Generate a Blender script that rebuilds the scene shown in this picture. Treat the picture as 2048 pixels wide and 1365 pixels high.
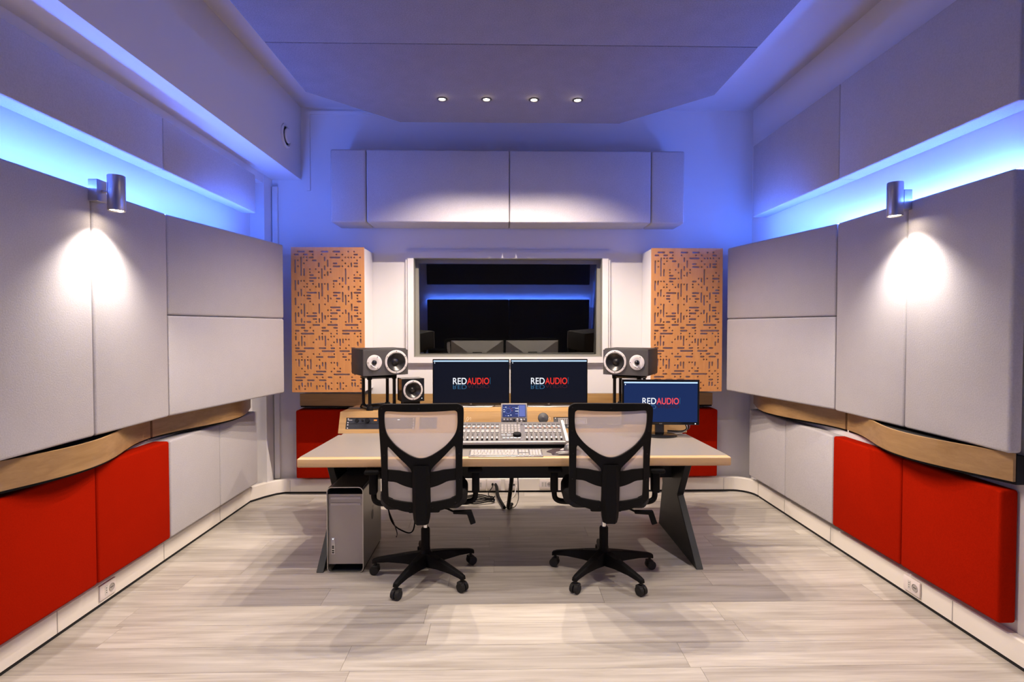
import bpy, bmesh, math, random
from mathutils import Vector, Euler, Matrix
from mathutils.geometry import delaunay_2d_cdt
random.seed(7)
for o in list(bpy.data.objects): bpy.data.objects.remove(o)
S = bpy.context.scene
COL = S.collection
PI = math.pi
def R(d): return math.radians(d)

# ------------------------------------------------------------------ camera
FPX = 1100.0
CAM = Vector((0.0, 0.0, 1.46))
CROT = Euler((R(90 - 1.37), 0, R(-1.1)), 'XYZ')
cd = bpy.data.cameras.new('camera'); cd.sensor_width = 36.0; cd.lens = FPX / 2048 * 36.0
cd.clip_start = 0.05
cam = bpy.data.objects.new('camera', cd); COL.objects.link(cam)
cam.location = CAM; cam.rotation_euler = CROT
S.camera = cam
CM = CROT.to_matrix()
def ray(px, py): return CM @ Vector(((px - 1024) / FPX, -(py - 682.5) / FPX, -1))
def on_y(px, py, Y): r = ray(px, py); return CAM + r * ((Y - CAM.y) / r.y)
def on_z(px, py, Z): r = ray(px, py); return CAM + r * ((Z - CAM.z) / r.z)
def on_x(px, py, X): r = ray(px, py); return CAM + r * ((X - CAM.x) / r.x)

# ------------------------------------------------------------------ world, exposure
w = bpy.data.worlds.new('world'); S.world = w; w.use_nodes = True
w.node_tree.nodes['Background'].inputs[0].default_value = (0.0, 0.0, 0.0, 1)
w.node_tree.nodes['Background'].inputs[1].default_value = 0.0
S.view_settings.view_transform = 'Standard'; S.view_settings.look = 'None'
S.view_settings.gamma = 1.0; S.view_settings.use_curve_mapping = False
S.view_settings.exposure = 0.0
# lamp strengths (the lamps are built further down, each in its own fixture)
DOWN_W = 116.0; DOWN_COL = (1.0, 0.82, 0.675)
SPOT_W = 60.0; SPOT_COL = (1.0, 0.87, 0.76)
LED_STR = 280.0; LED_COL = (0.065, 0.17, 1.0)

# ------------------------------------------------------------------ materials
def nt(name):
    m = bpy.data.materials.new(name); m.use_nodes = True
    n = m.node_tree; return m, n, n.nodes['Principled BSDF']
def mat(name, col, rough=0.5, metal=0.0, bump=0.0, bscale=200.0, var=0.0, vscale=8.0, spec=0.5, sheen=0.0):
    m, n, b = nt(name)
    b.inputs['Base Color'].default_value = (*col, 1); b.inputs['Roughness'].default_value = rough
    b.inputs['Metallic'].default_value = metal; b.inputs['Specular IOR Level'].default_value = spec
    if sheen: b.inputs['Sheen Weight'].default_value = sheen
    tc = n.nodes.new('ShaderNodeTexCoord')
    nz = n.nodes.new('ShaderNodeTexNoise'); nz.inputs['Scale'].default_value = vscale; nz.inputs['Detail'].default_value = 4
    n.links.new(tc.outputs['Object'], nz.inputs['Vector'])
    mx = n.nodes.new('ShaderNodeMix'); mx.data_type = 'RGBA'
    mx.inputs[6].default_value = (*[c * (1 - var) for c in col], 1)
    mx.inputs[7].default_value = (*[min(1, c * (1 + var)) for c in col], 1)
    n.links.new(nz.outputs['Fac'], mx.inputs[0]); n.links.new(mx.outputs[2], b.inputs['Base Color'])
    if bump:
        nb = n.nodes.new('ShaderNodeTexNoise'); nb.inputs['Scale'].default_value = bscale; nb.inputs['Detail'].default_value = 2
        n.links.new(tc.outputs['Object'], nb.inputs['Vector'])
        bp = n.nodes.new('ShaderNodeBump'); bp.inputs['Strength'].default_value = bump; bp.inputs['Distance'].default_value = 0.002
        n.links.new(nb.outputs['Fac'], bp.inputs['Height']); n.links.new(bp.outputs[0], b.inputs['Normal'])
    return m
def fabric(name, col, var=0.10, sheen=0.08, spec=0.1):
    m, n, b = nt(name)
    b.inputs['Roughness'].default_value = 0.95; b.inputs['Specular IOR Level'].default_value = spec
    b.inputs['Sheen Weight'].default_value = sheen
    tc = n.nodes.new('ShaderNodeTexCoord')
    a = n.nodes.new('ShaderNodeTexNoise'); a.inputs['Scale'].default_value = 160; a.inputs['Detail'].default_value = 3
    c = n.nodes.new('ShaderNodeTexNoise'); c.inputs['Scale'].default_value = 9; c.inputs['Detail'].default_value = 3
    n.links.new(tc.outputs['Object'], a.inputs['Vector']); n.links.new(tc.outputs['Object'], c.inputs['Vector'])
    ad = n.nodes.new('ShaderNodeMath'); ad.operation = 'MULTIPLY_ADD'; ad.inputs[1].default_value = 0.25
    n.links.new(c.outputs['Fac'], ad.inputs[0]); n.links.new(a.outputs['Fac'], ad.inputs[2])
    rp = n.nodes.new('ShaderNodeValToRGB')
    rp.color_ramp.elements[0].position = 0.35; rp.color_ramp.elements[1].position = 0.9
    rp.color_ramp.elements[0].color = (*[x * (1 - var) for x in col], 1)
    rp.color_ramp.elements[1].color = (*[min(1, x * (1 + var)) for x in col], 1)
    n.links.new(ad.outputs[0], rp.inputs[0]); n.links.new(rp.outputs[0], b.inputs['Base Color'])
    bp = n.nodes.new('ShaderNodeBump'); bp.inputs['Strength'].default_value = 0.25; bp.inputs['Distance'].default_value = 0.002
    n.links.new(ad.outputs[0], bp.inputs['Height']); n.links.new(bp.outputs[0], b.inputs['Normal'])
    return m
def wood(name, dark, light, axis=0, scale=1.0, rough=0.45, rnd=0.0, contrast=1.0):
    m, n, b = nt(name)
    b.inputs['Roughness'].default_value = rough; b.inputs['Specular IOR Level'].default_value = 0.4
    tc = n.nodes.new('ShaderNodeTexCoord'); oi = n.nodes.new('ShaderNodeObjectInfo')
    mul = n.nodes.new('ShaderNodeVectorMath'); mul.operation = 'SCALE'; mul.inputs[0].default_value = (13.7, 7.3, 5.1)
    n.links.new(oi.outputs['Random'], mul.inputs['Scale'])
    add = n.nodes.new('ShaderNodeVectorMath'); add.operation = 'ADD'
    n.links.new(tc.outputs['Object'], add.inputs[0]); n.links.new(mul.outputs[0], add.inputs[1])
    mp = n.nodes.new('ShaderNodeMapping')
    sc = [34.0 * scale] * 3; sc[axis] = 1.6 * scale
    mp.inputs['Scale'].default_value = sc
    n.links.new(add.outputs[0], mp.inputs['Vector'])
    nz = n.nodes.new('ShaderNodeTexNoise'); nz.inputs['Scale'].default_value = 1.0; nz.inputs['Detail'].default_value = 6
    nz.inputs['Roughness'].default_value = 0.65; nz.inputs['Distortion'].default_value = 0.6
    n.links.new(mp.outputs[0], nz.inputs['Vector'])
    mp2 = n.nodes.new('ShaderNodeMapping'); sc2 = [7.0 * scale] * 3; sc2[axis] = 0.7 * scale
    mp2.inputs['Scale'].default_value = sc2; n.links.new(add.outputs[0], mp2.inputs['Vector'])
    nz2 = n.nodes.new('ShaderNodeTexNoise'); nz2.inputs['Scale'].default_value = 1.0; nz2.inputs['Detail'].default_value = 3
    nz2.inputs['Distortion'].default_value = 1.5
    n.links.new(mp2.outputs[0], nz2.inputs['Vector'])
    av = n.nodes.new('ShaderNodeMix'); av.inputs[0].default_value = 0.45
    n.links.new(nz.outputs['Fac'], av.inputs[2]); n.links.new(nz2.outputs['Fac'], av.inputs[3])
    rp = n.nodes.new('ShaderNodeValToRGB')
    rp.color_ramp.elements[0].position = 0.5 - 0.18 / contrast; rp.color_ramp.elements[1].position = 0.5 + 0.14 / contrast
    rp.color_ramp.elements[0].color = (*dark, 1); rp.color_ramp.elements[1].color = (*light, 1)
    n.links.new(av.outputs[0], rp.inputs[0])
    out = rp.outputs[0]
    if rnd:
        hs = n.nodes.new('ShaderNodeHueSaturation')
        mr = n.nodes.new('ShaderNodeMapRange'); mr.inputs['To Min'].default_value = 1 - rnd; mr.inputs['To Max'].default_value = 1 + rnd
        n.links.new(oi.outputs['Random'], mr.inputs['Value']); n.links.new(mr.outputs[0], hs.inputs['Value'])
        n.links.new(out, hs.inputs['Color']); out = hs.outputs[0]
    n.links.new(out, b.inputs['Base Color'])
    bp = n.nodes.new('ShaderNodeBump'); bp.inputs['Strength'].default_value = 0.12; bp.inputs['Distance'].default_value = 0.001
    n.links.new(nz.outputs['Fac'], bp.inputs['Height']); n.links.new(bp.outputs[0], b.inputs['Normal'])
    return m
def emit(name, col, st):
    m, n, b = nt(name)
    b.inputs['Base Color'].default_value = (0.004, 0.004, 0.004, 1); b.inputs['Specular IOR Level'].default_value = 0.05; b.inputs['Roughness'].default_value = 0.3
    b.inputs['Emission Color'].default_value = (*col, 1); b.inputs['Emission Strength'].default_value = st
    return m
M = dict(
    wall=mat('white_wall_paint', (0.74, 0.725, 0.73), 0.85, bump=0.05, bscale=90, var=0.01, spec=0.2),
    ceil=mat('white_ceiling_paint', (0.58, 0.56, 0.57), 0.9, var=0.01, spec=0.2),
    skirt=mat('white_skirting_plastic', (0.80, 0.76, 0.70), 0.35, var=0.01),
    darkgap=mat('black_gap', (0.006, 0.006, 0.007), 0.9),
    greyfab=fabric('light_grey_felt', (0.48, 0.465, 0.485)),
    cloudfab=fabric('grey_ceiling_felt', (0.21, 0.195, 0.22), 0.22),
    darkfab=fabric('charcoal_felt', (0.09, 0.088, 0.095)),
    redfab=fabric('red_felt', (0.34, 0.009, 0.0008), 0.12, 0.0, 0.03),
    backing=fabric('grey_backing_felt', (0.42, 0.39, 0.47)),
    floor=wood('grey_oak_plank', (0.295, 0.262, 0.222), (0.55, 0.522, 0.468), 0, 1.0, 0.42, 0.09),
    slab=mat('floor_slab', (0.12, 0.105, 0.09), 0.9),
    oak=wood('oak_veneer', (0.31, 0.175, 0.062), (0.46, 0.285, 0.115), 0, 1.3, 0.4, 0, 0.9),
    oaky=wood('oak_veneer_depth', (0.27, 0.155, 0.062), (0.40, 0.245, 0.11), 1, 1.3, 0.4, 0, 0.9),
    cherry=wood('cherry_veneer', (0.62, 0.265, 0.08), (0.76, 0.36, 0.125), 2, 1.6, 0.4, 0, 0.8),
    nose=wood('pale_oak_edge', (0.50, 0.32, 0.155), (0.66, 0.45, 0.24), 0, 1.2, 0.38, 0, 0.9),
    desk=mat('grey_laminate', (0.235, 0.218, 0.20), 0.38, var=0.02, vscale=300),
    anth=mat('anthracite_board', (0.014, 0.0155, 0.0165), 0.5, bump=0.1, bscale=150, var=0.15, vscale=60, spec=0.3),
    black=mat('black_plastic', (0.0055, 0.0055, 0.006), 0.6, bump=0.08, bscale=500, spec=0.15),
    blackgl=mat('gloss_black_plastic', (0.008, 0.008, 0.009), 0.12),
    softblk=mat('black_upholstery', (0.010, 0.010, 0.011), 0.9, bump=0.3, bscale=300),
    rubber=mat('black_rubber', (0.01, 0.01, 0.01), 0.7),
    chrome=mat('chrome', (0.75, 0.75, 0.75), 0.15, 1.0),
    steel=mat('brushed_steel', (0.62, 0.60, 0.60), 0.33, 1.0, bump=0.1, bscale=400),
    alu=mat('aluminium', (0.58, 0.57, 0.56), 0.36, 1.0),
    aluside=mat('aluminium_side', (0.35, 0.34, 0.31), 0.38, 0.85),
    spk=mat('graphite_lacquer', (0.075, 0.07, 0.07), 0.4, var=0.05, vscale=200),
    spkside=mat('dark_graphite_vinyl', (0.016, 0.015, 0.0145), 0.5),
    ring=mat('pale_metal_ring', (0.72, 0.68, 0.68), 0.4, 0.1),
    cone=mat('black_cone', (0.018, 0.018, 0.019), 0.32),
    white=mat('white_plastic', (0.62, 0.60, 0.58), 0.4),
    socket=mat('socket_plastic', (0.78, 0.72, 0.70), 0.35),
    dgrey=mat('dark_grey_plastic', (0.07, 0.07, 0.075), 0.45),
    mgrey=mat('mid_grey_metal', (0.17, 0.165, 0.165), 0.4, 0.3),
    lgrey=mat('light_grey_metal', (0.42, 0.395, 0.38), 0.38, 0.2),
    key=mat('white_keycap', (0.37, 0.355, 0.34), 0.5),
    orange=mat('orange_print', (0.75, 0.25, 0.04), 0.5),
    winframe=mat('grey_window_frame', (0.24, 0.235, 0.21), 0.5),
    bluegrey=mat('blue_black_panel', (0.012, 0.014, 0.022), 0.4),
    mousepad=mat('dark_plum_gel', (0.055, 0.04, 0.045), 0.28),
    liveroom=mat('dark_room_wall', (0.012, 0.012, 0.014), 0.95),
    monback=mat('pale_grey_back', (0.55, 0.53, 0.50), 0.5),
    pale=mat('pale_engraving', (0.85, 0.78, 0.62), 0.6),
    led=emit('blue_led', LED_COL, LED_STR),
    lens=emit('warm_lamp_lens', (1.0, 0.82, 0.60), 60.0),
    scr=emit('dark_navy_screen', (0.0035, 0.0055, 0.014), 1.0),
    scrblue=emit('navy_screen', (0.010, 0.026, 0.105), 1.0),
    bar=emit('white_menu_bar', (0.55, 0.78, 1.0), 1.0),
    tred=emit('red_letters', (0.85, 0.035, 0.025), 1.0),
    tpink=emit('pink_red_letters', (0.9, 0.08, 0.10), 1.0),
    twhite=emit('white_letters', (0.9, 0.92, 1.0), 1.0),
    tglow=emit('blue_mirrored_letters', (0.03, 0.11, 0.22), 1.0),
    tdark=emit('dark_red_mirrored_letters', (0.05, 0.012, 0.02), 1.0),
    ui=emit('display_blue', (0.045, 0.06, 0.19), 1.0),
    uil=emit('display_light_blue', (0.16, 0.20, 0.55), 1.0),
    uiw=emit('display_white', (0.85, 0.9, 1.0), 1.0),
    uir=emit('display_red', (0.6, 0.12, 0.10), 1.0),
    pled=emit('white_indicator', (0.8, 0.9, 1.0), 2.0),
)
M['desk'].node_tree.nodes['Principled BSDF'].inputs['Coat Weight'].default_value = 0.1
# perforated aluminium front: fine holes drawn by a dot pattern
def perforated():
    m, n, b = nt('perforated_aluminium')
    b.inputs['Metallic'].default_value = 0.7; b.inputs['Roughness'].default_value = 0.4
    tc = n.nodes.new('ShaderNodeTexCoord'); v = n.nodes.new('ShaderNodeTexVoronoi')
    v.inputs['Scale'].default_value = 210; v.inputs['Randomness'].default_value = 0.0
    n.links.new(tc.outputs['Object'], v.inputs['Vector'])
    rp = n.nodes.new('ShaderNodeValToRGB'); rp.color_ramp.elements[0].position = 0.38; rp.color_ramp.elements[1].position = 0.43
    rp.color_ramp.elements[0].color = (0.025, 0.023, 0.022, 1); rp.color_ramp.elements[1].color = (0.40, 0.375, 0.365, 1)
    n.links.new(v.outputs['Distance'], rp.inputs[0]); n.links.new(rp.outputs[0], b.inputs['Base Color'])
    return m
M['perf'] = perforated()
def netmat():
    m, n, b = nt('white_net_fabric')
    b.inputs['Base Color'].default_value = (0.62, 0.57, 0.56, 1); b.inputs['Roughness'].default_value = 0.9
    out = n.nodes['Material Output']
    tr = n.nodes.new('ShaderNodeBsdfTransparent'); tl = n.nodes.new('ShaderNodeBsdfTranslucent')
    tl.inputs['Color'].default_value = (0.62, 0.56, 0.56, 1)
    m1 = n.nodes.new('ShaderNodeMixShader'); m1.inputs[0].default_value = 0.45
    n.links.new(b.outputs[0], m1.inputs[1]); n.links.new(tl.outputs[0], m1.inputs[2])
    m2 = n.nodes.new('ShaderNodeMixShader'); m2.inputs[0].default_value = 0.33
    n.links.new(m1.outputs[0], m2.inputs[1]); n.links.new(tr.outputs[0], m2.inputs[2])
    n.links.new(m2.outputs[0], out.inputs['Surface'])
    return m
M['net'] = netmat()
def glassmat():
    m, n, b = nt('window_glass'); n.nodes.remove(b)
    out = n.nodes['Material Output']
    fr = n.nodes.new('ShaderNodeFresnel'); fr.inputs['IOR'].default_value = 2.4
    tr = n.nodes.new('ShaderNodeBsdfTransparent'); tr.inputs['Color'].default_value = (0.75, 0.80, 0.78, 1)
    gl = n.nodes.new('ShaderNodeBsdfGlossy'); gl.inputs['Roughness'].default_value = 0.0
    mx = n.nodes.new('ShaderNodeMixShader')
    n.links.new(fr.outputs[0], mx.inputs[0]); n.links.new(tr.outputs[0], mx.inputs[1]); n.links.new(gl.outputs[0], mx.inputs[2])
    n.links.new(mx.outputs[0], out.inputs['Surface'])
    return m
M['glass'] = glassmat()

# ------------------------------------------------------------------ geometry helpers: geo = (verts, faces)
def join(*gs):
    v, f = [], []
    for g in gs:
        k = len(v); v += [tuple(p) for p in g[0]]; f += [tuple(i + k for i in q) for q in g[1]]
    return v, f
def xf(g, loc=(0, 0, 0), rot=(0, 0, 0), sc=(1, 1, 1)):
    m = Matrix.LocRotScale(Vector(loc), Euler(rot), Vector(sc))
    return [tuple(m @ Vector(p)) for p in g[0]], g[1]
def box(x0, x1, y0, y1, z0, z1):
    v = [(x0, y0, z0), (x1, y0, z0), (x1, y1, z0), (x0, y1, z0), (x0, y0, z1), (x1, y0, z1), (x1, y1, z1), (x0, y1, z1)]
    return v, [(0, 3, 2, 1), (4, 5, 6, 7), (0, 1, 5, 4), (1, 2, 6, 5), (2, 3, 7, 6), (3, 0, 4, 7)]
def bevelled(g, r, seg=2):
    bm = bmesh.new(); vs = [bm.verts.new(p) for p in g[0]]
    for q in g[1]: bm.faces.new([vs[i] for i in q])
    bmesh.ops.recalc_face_normals(bm, faces=bm.faces)
    bmesh.ops.bevel(bm, geom=list(bm.edges), offset=r, segments=seg, affect='EDGES', profile=0.5)
    bm.verts.index_update()
    out = [tuple(v.co) for v in bm.verts], [tuple(v.index for v in f.verts) for f in bm.faces]
    bm.free(); return out
def bbox(x0, x1, y0, y1, z0, z1, r=0.004, seg=2): return bevelled(box(x0, x1, y0, y1, z0, z1), r, seg)
def prism(poly, z0, z1):
    n = len(poly)
    v = [(x, y, z0) for x, y in poly] + [(x, y, z1) for x, y in poly]
    return v, [tuple(range(n - 1, -1, -1)), tuple(range(n, 2 * n))] + [(i, (i + 1) % n, n + (i + 1) % n, n + i) for i in range(n)]
def lathe(prof, n=24, caps=True):
    v, f = [], []
    for r, z in prof:
        for k in range(n): a = 2 * PI * k / n; v.append((r * math.cos(a), r * math.sin(a), z))
    for i in range(len(prof) - 1):
        for k in range(n):
            a, b = i * n + k, i * n + (k + 1) % n
            f.append((a, b, b + n, a + n))
    if caps:
        f.append(tuple(range(n - 1, -1, -1))); L = (len(prof) - 1) * n; f.append(tuple(range(L, L + n)))
    return v, f
def cyl(r, z0, z1, n=20): return lathe([(r, z0), (r, z1)], n)
def tube(path, r, n=8, closed=False):
    P = [Vector(p) for p in path]; v, f = [], []; L = len(P)
    rr = r if isinstance(r, (list, tuple)) else [r] * L
    up = Vector((0, 0, 1))
    for i, p in enumerate(P):
        t = (P[min(i + 1, L - 1)] - P[max(i - 1, 0)])
        if closed: t = P[(i + 1) % L] - P[i - 1]
        t.normalize()
        a = up.cross(t)
        if a.length < 1e-3: a = Vector((1, 0, 0)).cross(t)
        a.normalize(); b = t.cross(a)
        for k in range(n):
            q = 2 * PI * k / n; v.append(tuple(p + a * (rr[i] * math.cos(q)) + b * (rr[i] * math.sin(q))))
    for i in range(L if closed else L - 1):
        for k in range(n):
            a, b = i * n + k, i * n + (k + 1) % n
            c, d = ((i + 1) % L) * n + k, ((i + 1) % L) * n + (k + 1) % n
            f.append((a, b, d, c))
    if not closed: f.append(tuple(range(n - 1, -1, -1))); f.append(tuple(range((L - 1) * n, L * n)))
    return v, f
def smoothpath(pts, k=8):
    P = [Vector(p) for p in pts]; out = []
    for i in range(len(P) - 1):
        p0, p1, p2, p3 = P[max(i - 1, 0)], P[i], P[i + 1], P[min(i + 2, len(P) - 1)]
        for j in range(k):
            t = j / k
            out.append(0.5 * ((2 * p1) + (p2 - p0) * t + (2 * p0 - 5 * p1 + 4 * p2 - p3) * t * t + (3 * p1 - p0 - 3 * p2 + p3) * t ** 3))
    out.append(P[-1]); return out
def inside(p, poly):
    x, y = p; c = False; j = len(poly) - 1
    for i in range(len(poly)):
        xi, yi = poly[i]; xj, yj = poly[j]
        if (yi > y) != (yj > y) and x < (xj - xi) * (y - yi) / (yj - yi) + xi: c = not c
        j = i
    return c
def plate(outer, holes, t, fn=None):
    """flat plate with real holes: (u,v) outline, thickness t along w; fn(u,v,w)->xyz"""
    fn = fn or (lambda u, v, q: (u, q, v))
    vs, es = [], []
    for lp in [outer] + holes:
        k = len(vs); n = len(lp); vs += [Vector(p) for p in lp]; es += [(k + i, k + (i + 1) % n) for i in range(n)]
    ov, oe, of, iv, ie, iF = delaunay_2d_cdt(vs, es, [], 0, 1e-7)
    bbs = [(min(p[0] for p in h), max(p[0] for p in h), min(p[1] for p in h), max(p[1] for p in h), h) for h in holes]
    tris = []
    for t3 in of:
        c = sum((ov[i] for i in t3), Vector((0, 0))) / len(t3)
        if not inside(c, outer): continue
        if any(a <= c.x <= b and d <= c.y <= e and inside(c, h) for a, b, d, e, h in bbs): continue
        tris.append(tuple(t3))
    n = len(ov)
    V = [fn(p.x, p.y, 0) for p in ov] + [fn(p.x, p.y, t) for p in ov]
    F = list(tris) + [tuple(n + i for i in reversed(q)) for q in tris]
    cnt = {}
    for q in tris:
        for i in range(3): cnt.setdefault(frozenset((q[i], q[(i + 1) % 3])), []).append((q[i], q[(i + 1) % 3]))
    for k, l in cnt.items():
        if len(l) == 1: a, b = l[0]; F.append((b, a, a + n, b + n))
    return V, F
def ob(name, g, m, parent=None, loc=(0, 0, 0), rot=(0, 0, 0), smooth=False, data=None):
    if data is None:
        me = bpy.data.meshes.new(name); me.from_pydata([tuple(p) for p in g[0]], [], g[1]); me.update()
        bm = bmesh.new(); bm.from_mesh(me); bmesh.ops.recalc_face_normals(bm, faces=bm.faces); bm.to_mesh(me); bm.free()
        me.materials.append(M[m] if isinstance(m, str) else m)
        if smooth:
            me.polygons.foreach_set('use_smooth', [True] * len(me.polygons))
            try: me.set_sharp_from_angle(angle=R(40))
            except Exception: pass
    else: me = data
    o = bpy.data.objects.new(name, me); COL.objects.link(o); o.location = loc; o.rotation_euler = rot
    if parent: o.parent = parent
    return o
def tag(o, label, cat, group=None):
    o['label'] = label; o['category'] = cat
    if group: o['group'] = group
    return o
def thing(name, label, cat, loc=(0, 0, 0), rot=(0, 0, 0), group=None):
    o = bpy.data.objects.new(name, None); COL.objects.link(o); o.empty_display_size = 0.1
    o.location = loc; o.rotation_euler = rot; return tag(o, label, cat, group)
def struct(name, g, m, label=None, smooth=False):
    o = ob(name, g, m, smooth=smooth); o['kind'] = 'structure'
    if label: o['label'] = label
    return o
def text(name, body, size, m, parent, loc, rot=(PI / 2, 0, 0), off=0.0, width=None, flip=False, shear=0.0):
    c = bpy.data.curves.new(name, 'FONT'); c.body = body; c.size = size; c.offset = off; c.extrude = 0.0003; c.shear = shear
    t = bpy.data.objects.new(name + '_source', c); COL.objects.link(t)
    bpy.context.view_layer.update()
    me = bpy.data.meshes.new_from_object(t.evaluated_get(bpy.context.evaluated_depsgraph_get()))
    bpy.data.objects.remove(t); bpy.data.curves.remove(c)
    xs = [v.co.x for v in me.vertices]; x0, x1 = min(xs), max(xs)
    k = width / (x1 - x0) if width else 1.0
    for v in me.vertices: v.co.x = (v.co.x - x0) * k; v.co.y *= (-1 if flip else 1)
    me.materials.clear(); me.materials.append(M[m]); me.name = name
    o = bpy.data.objects.new(name, me); COL.objects.link(o); o.parent = parent; o.location = loc; o.rotation_euler = rot
    return o

# ================================================================== STRUCTURE
XL, XR, YB, YR, ZC = -2.14, 2.25, 4.92, -2.0, 3.40
fl = struct('floor', box(XL - .1, XR + .1, YR - .1, YB + .1, -0.1, -0.008), 'slab')
PW = 0.186
meshes = {}
row = 0; y = YB
while y > YR:
    off = random.choice([0.0, 0.3, 0.62, 0.95, 1.2, 0.15, 0.8]) + random.uniform(-.05, .05)
    x = XL - off
    y0 = max(y - PW, YR)
    while x < XR:
        a, b = max(x, XL), min(x + 1.5, XR)
        if b - a > 0.02:
            key = (round(b - a, 3), round(y - y0, 3))
            L, Wd = b - a, y - y0
            if key not in meshes:
                g = box(0.0006, L - 0.0006, 0.0006, Wd - 0.0006, -0.0079, 0.0)
                o = ob('plank', g, 'floor', fl, (a, y0, 0)); meshes[key] = o.data
            else: ob('plank', None, None, fl, (a, y0, 0), data=meshes[key])
        x += 1.5
    y -= PW; row += 1
struct('ceiling', box(XL - .1, XR + .1, YR - .1, YB + .1, ZC, ZC + .1), 'ceil')
struct('wall_left', box(XL - .1, XL, YR - .1, YB + .1, -.1, ZC), 'wall')
struct('wall_right', box(XR, XR + .1, YR - .1, YB + .1, -.1, ZC), 'wall')
struct('wall_rear', box(XL - .1, XR + .1, YR - .1, YR, -.1, ZC), 'wall')
# back wall with the window opening
a = on_y(828, 517, YB); b = on_y(1203, 714, YB)
WX0, WX1, WZ0, WZ1 = a.x, b.x, b.z, a.z
WT = 0.16
struct('wall_back', join(box(XL - .1, WX0, YB, YB + WT, -.1, ZC), box(WX1, XR + .1, YB, YB + WT, -.1, ZC),
                         box(WX0, WX1, YB, YB + WT, -.1, WZ0), box(WX0, WX1, YB, YB + WT, WZ1, ZC)), 'wall')
# white beam along the left side and the strip of wall above the panels
struct('ceiling_beam', box(XL, -1.765, YR, YB, 2.765, ZC), 'wall', 'white boxed beam running below the ceiling')
struct('trim_1', box(XL, -2.025, YR, YB, 2.69, 2.765), 'wall')
struct('pipe_chase', box(XL, -2.02, 4.75, YB, 0.105, 2.765), 'wall', 'white boxed column in the room corner')
struct('trim_2', bbox(-2.012, -1.965, YB - .032, YB, 0.12, 2.70, .004), 'wall')
tA = on_y(613, 222, YB); tB = on_y(613, 382, YB); tC = on_y(745, 230, YB)
struct('trim_3', join(box(tA.x, tA.x + .03, YB - .012, YB, tB.z, tA.z), box(tA.x + .03, tC.x, YB - .012, YB, tA.z - .03, tA.z)), 'wall')
# skirting: white trunking cover, black gap below
def sweep(pts, t, z0, z1):
    n = len(pts); P = [Vector((p[0], p[1])) for p in pts]; Q = []
    for i in range(n):
        d = (P[min(i + 1, n - 1)] - P[max(i - 1, 0)]).normalized(); Q.append(P[i] + Vector((-d.y, d.x)) * t)
    poly = [tuple(p) for p in P] + [tuple(q) for q in reversed(Q)]
    v, f = [], []
    for i in range(n):
        v += [(P[i].x, P[i].y, z0), (P[i].x, P[i].y, z1 - .006), (*(P[i] + (Q[i] - P[i]) * .15), z1), (Q[i].x, Q[i].y, z1), (Q[i].x, Q[i].y, z0)]
    for i in range(n - 1):
        for k in range(5):
            j = (k + 1) % 5; f.append((i * 5 + k, i * 5 + j, i * 5 + 5 + j, i * 5 + 5 + k))
    f.append((4, 3, 2, 1, 0)); f.append(tuple((n - 1) * 5 + k for k in range(5)))
    return v, f
arcR = [(2.21 - .17 + .17 * math.sin(t), 4.84 - .17 + .17 * math.cos(t)) for t in [R(k * 9) for k in range(11)]]
paths = dict(left=[(-2.095, YR), (-2.095, 4.60)], back=[(-2.095, 4.601), (-2.03, 4.72), (-1.965, 4.80), (-1.90, 4.84), (-1.0, 4.84), (1.0, 4.84)] + arcR, right=[(2.21, 4.66), (2.21, YR)])
bb = {}
for k, p in paths.items():
    bb[k] = struct('baseboard_' + k, sweep(p, 0.036, 0.018, 0.128), 'skirt', smooth=True)
    gp = [(q[0] - (0.004 if k == 'left' else 0) + (0.004 if k == 'right' else 0), q[1] + (0.004 if k == 'back' else 0)) for q in p]
    ob('shadow_gap', sweep(gp, 0.03, 0.0005, 0.0175), 'darkgap', bb[k])
for yy in (2.60, 3.42, 4.10): ob('joint', box(-2.0955, -2.0935, yy, yy + .004, .019, .122), 'lgrey', bb['left'])
for yy in (2.62, 3.62, 4.22): ob('joint', box(2.2085, 2.2105, yy, yy + .004, .019, .122), 'lgrey', bb['right'])
for xx in (-1.86, 1.98): ob('joint', box(xx, xx + .004, 4.8385, 4.8405, .019, .122), 'lgrey', bb['back'])

# window: stepped white casing, grey frame, tilted pane, dark room behind
win = bpy.data.objects.new('window_1', None); COL.objects.link(win); win['kind'] = 'structure'
win['label'] = 'control room window with dark glass in a white casing'
def ring(x0, x1, z0, z1, x2, x3, z2, z3, y0, y1):
    return join(box(x0, x2, y0, y1, z0, z1), box(x3, x1, y0, y1, z0, z1), box(x2, x3, y0, y1, z0, z2), box(x2, x3, y0, y1, z3, z1))
e = 0.072
ob('casing', ring(WX0 - e, WX1 + e, WZ0 - e, WZ1 + e, WX0, WX1, WZ0, WZ1, YB - .022, YB), 'wall', win)
ob('casing', ring(WX0 - e + .02, WX1 + e - .02, WZ0 - e + .02, WZ1 + e - .02, WX0, WX1, WZ0, WZ1, YB - .034, YB - .022), 'wall', win)
h = 0.035
ob('window_frame', ring(WX0, WX1, WZ0, WZ1, WX0 + h, WX1 - h, WZ0 + h * .5, WZ1 - h * 1.2, YB + .05, YB + .10), 'winframe', win)
ob('reveal', ring(WX0, WX1, WZ0, WZ1, WX0 + .006, WX1 - .006, WZ0 + .006, WZ1 - .006, YB - .03, YB + .05), 'winframe', win)
cz = (WZ0 + WZ1) / 2
gl = ob('pane', box(WX0 - (WX0 + WX1) / 2 + h, WX1 - (WX0 + WX1) / 2 - h, -.003, .003, WZ0 - cz + h * .5, WZ1 - cz - h * 1.2), 'glass', win,
        ((WX0 + WX1) / 2, YB + .085, cz), (R(3.7), 0, R(1.0)))
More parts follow.
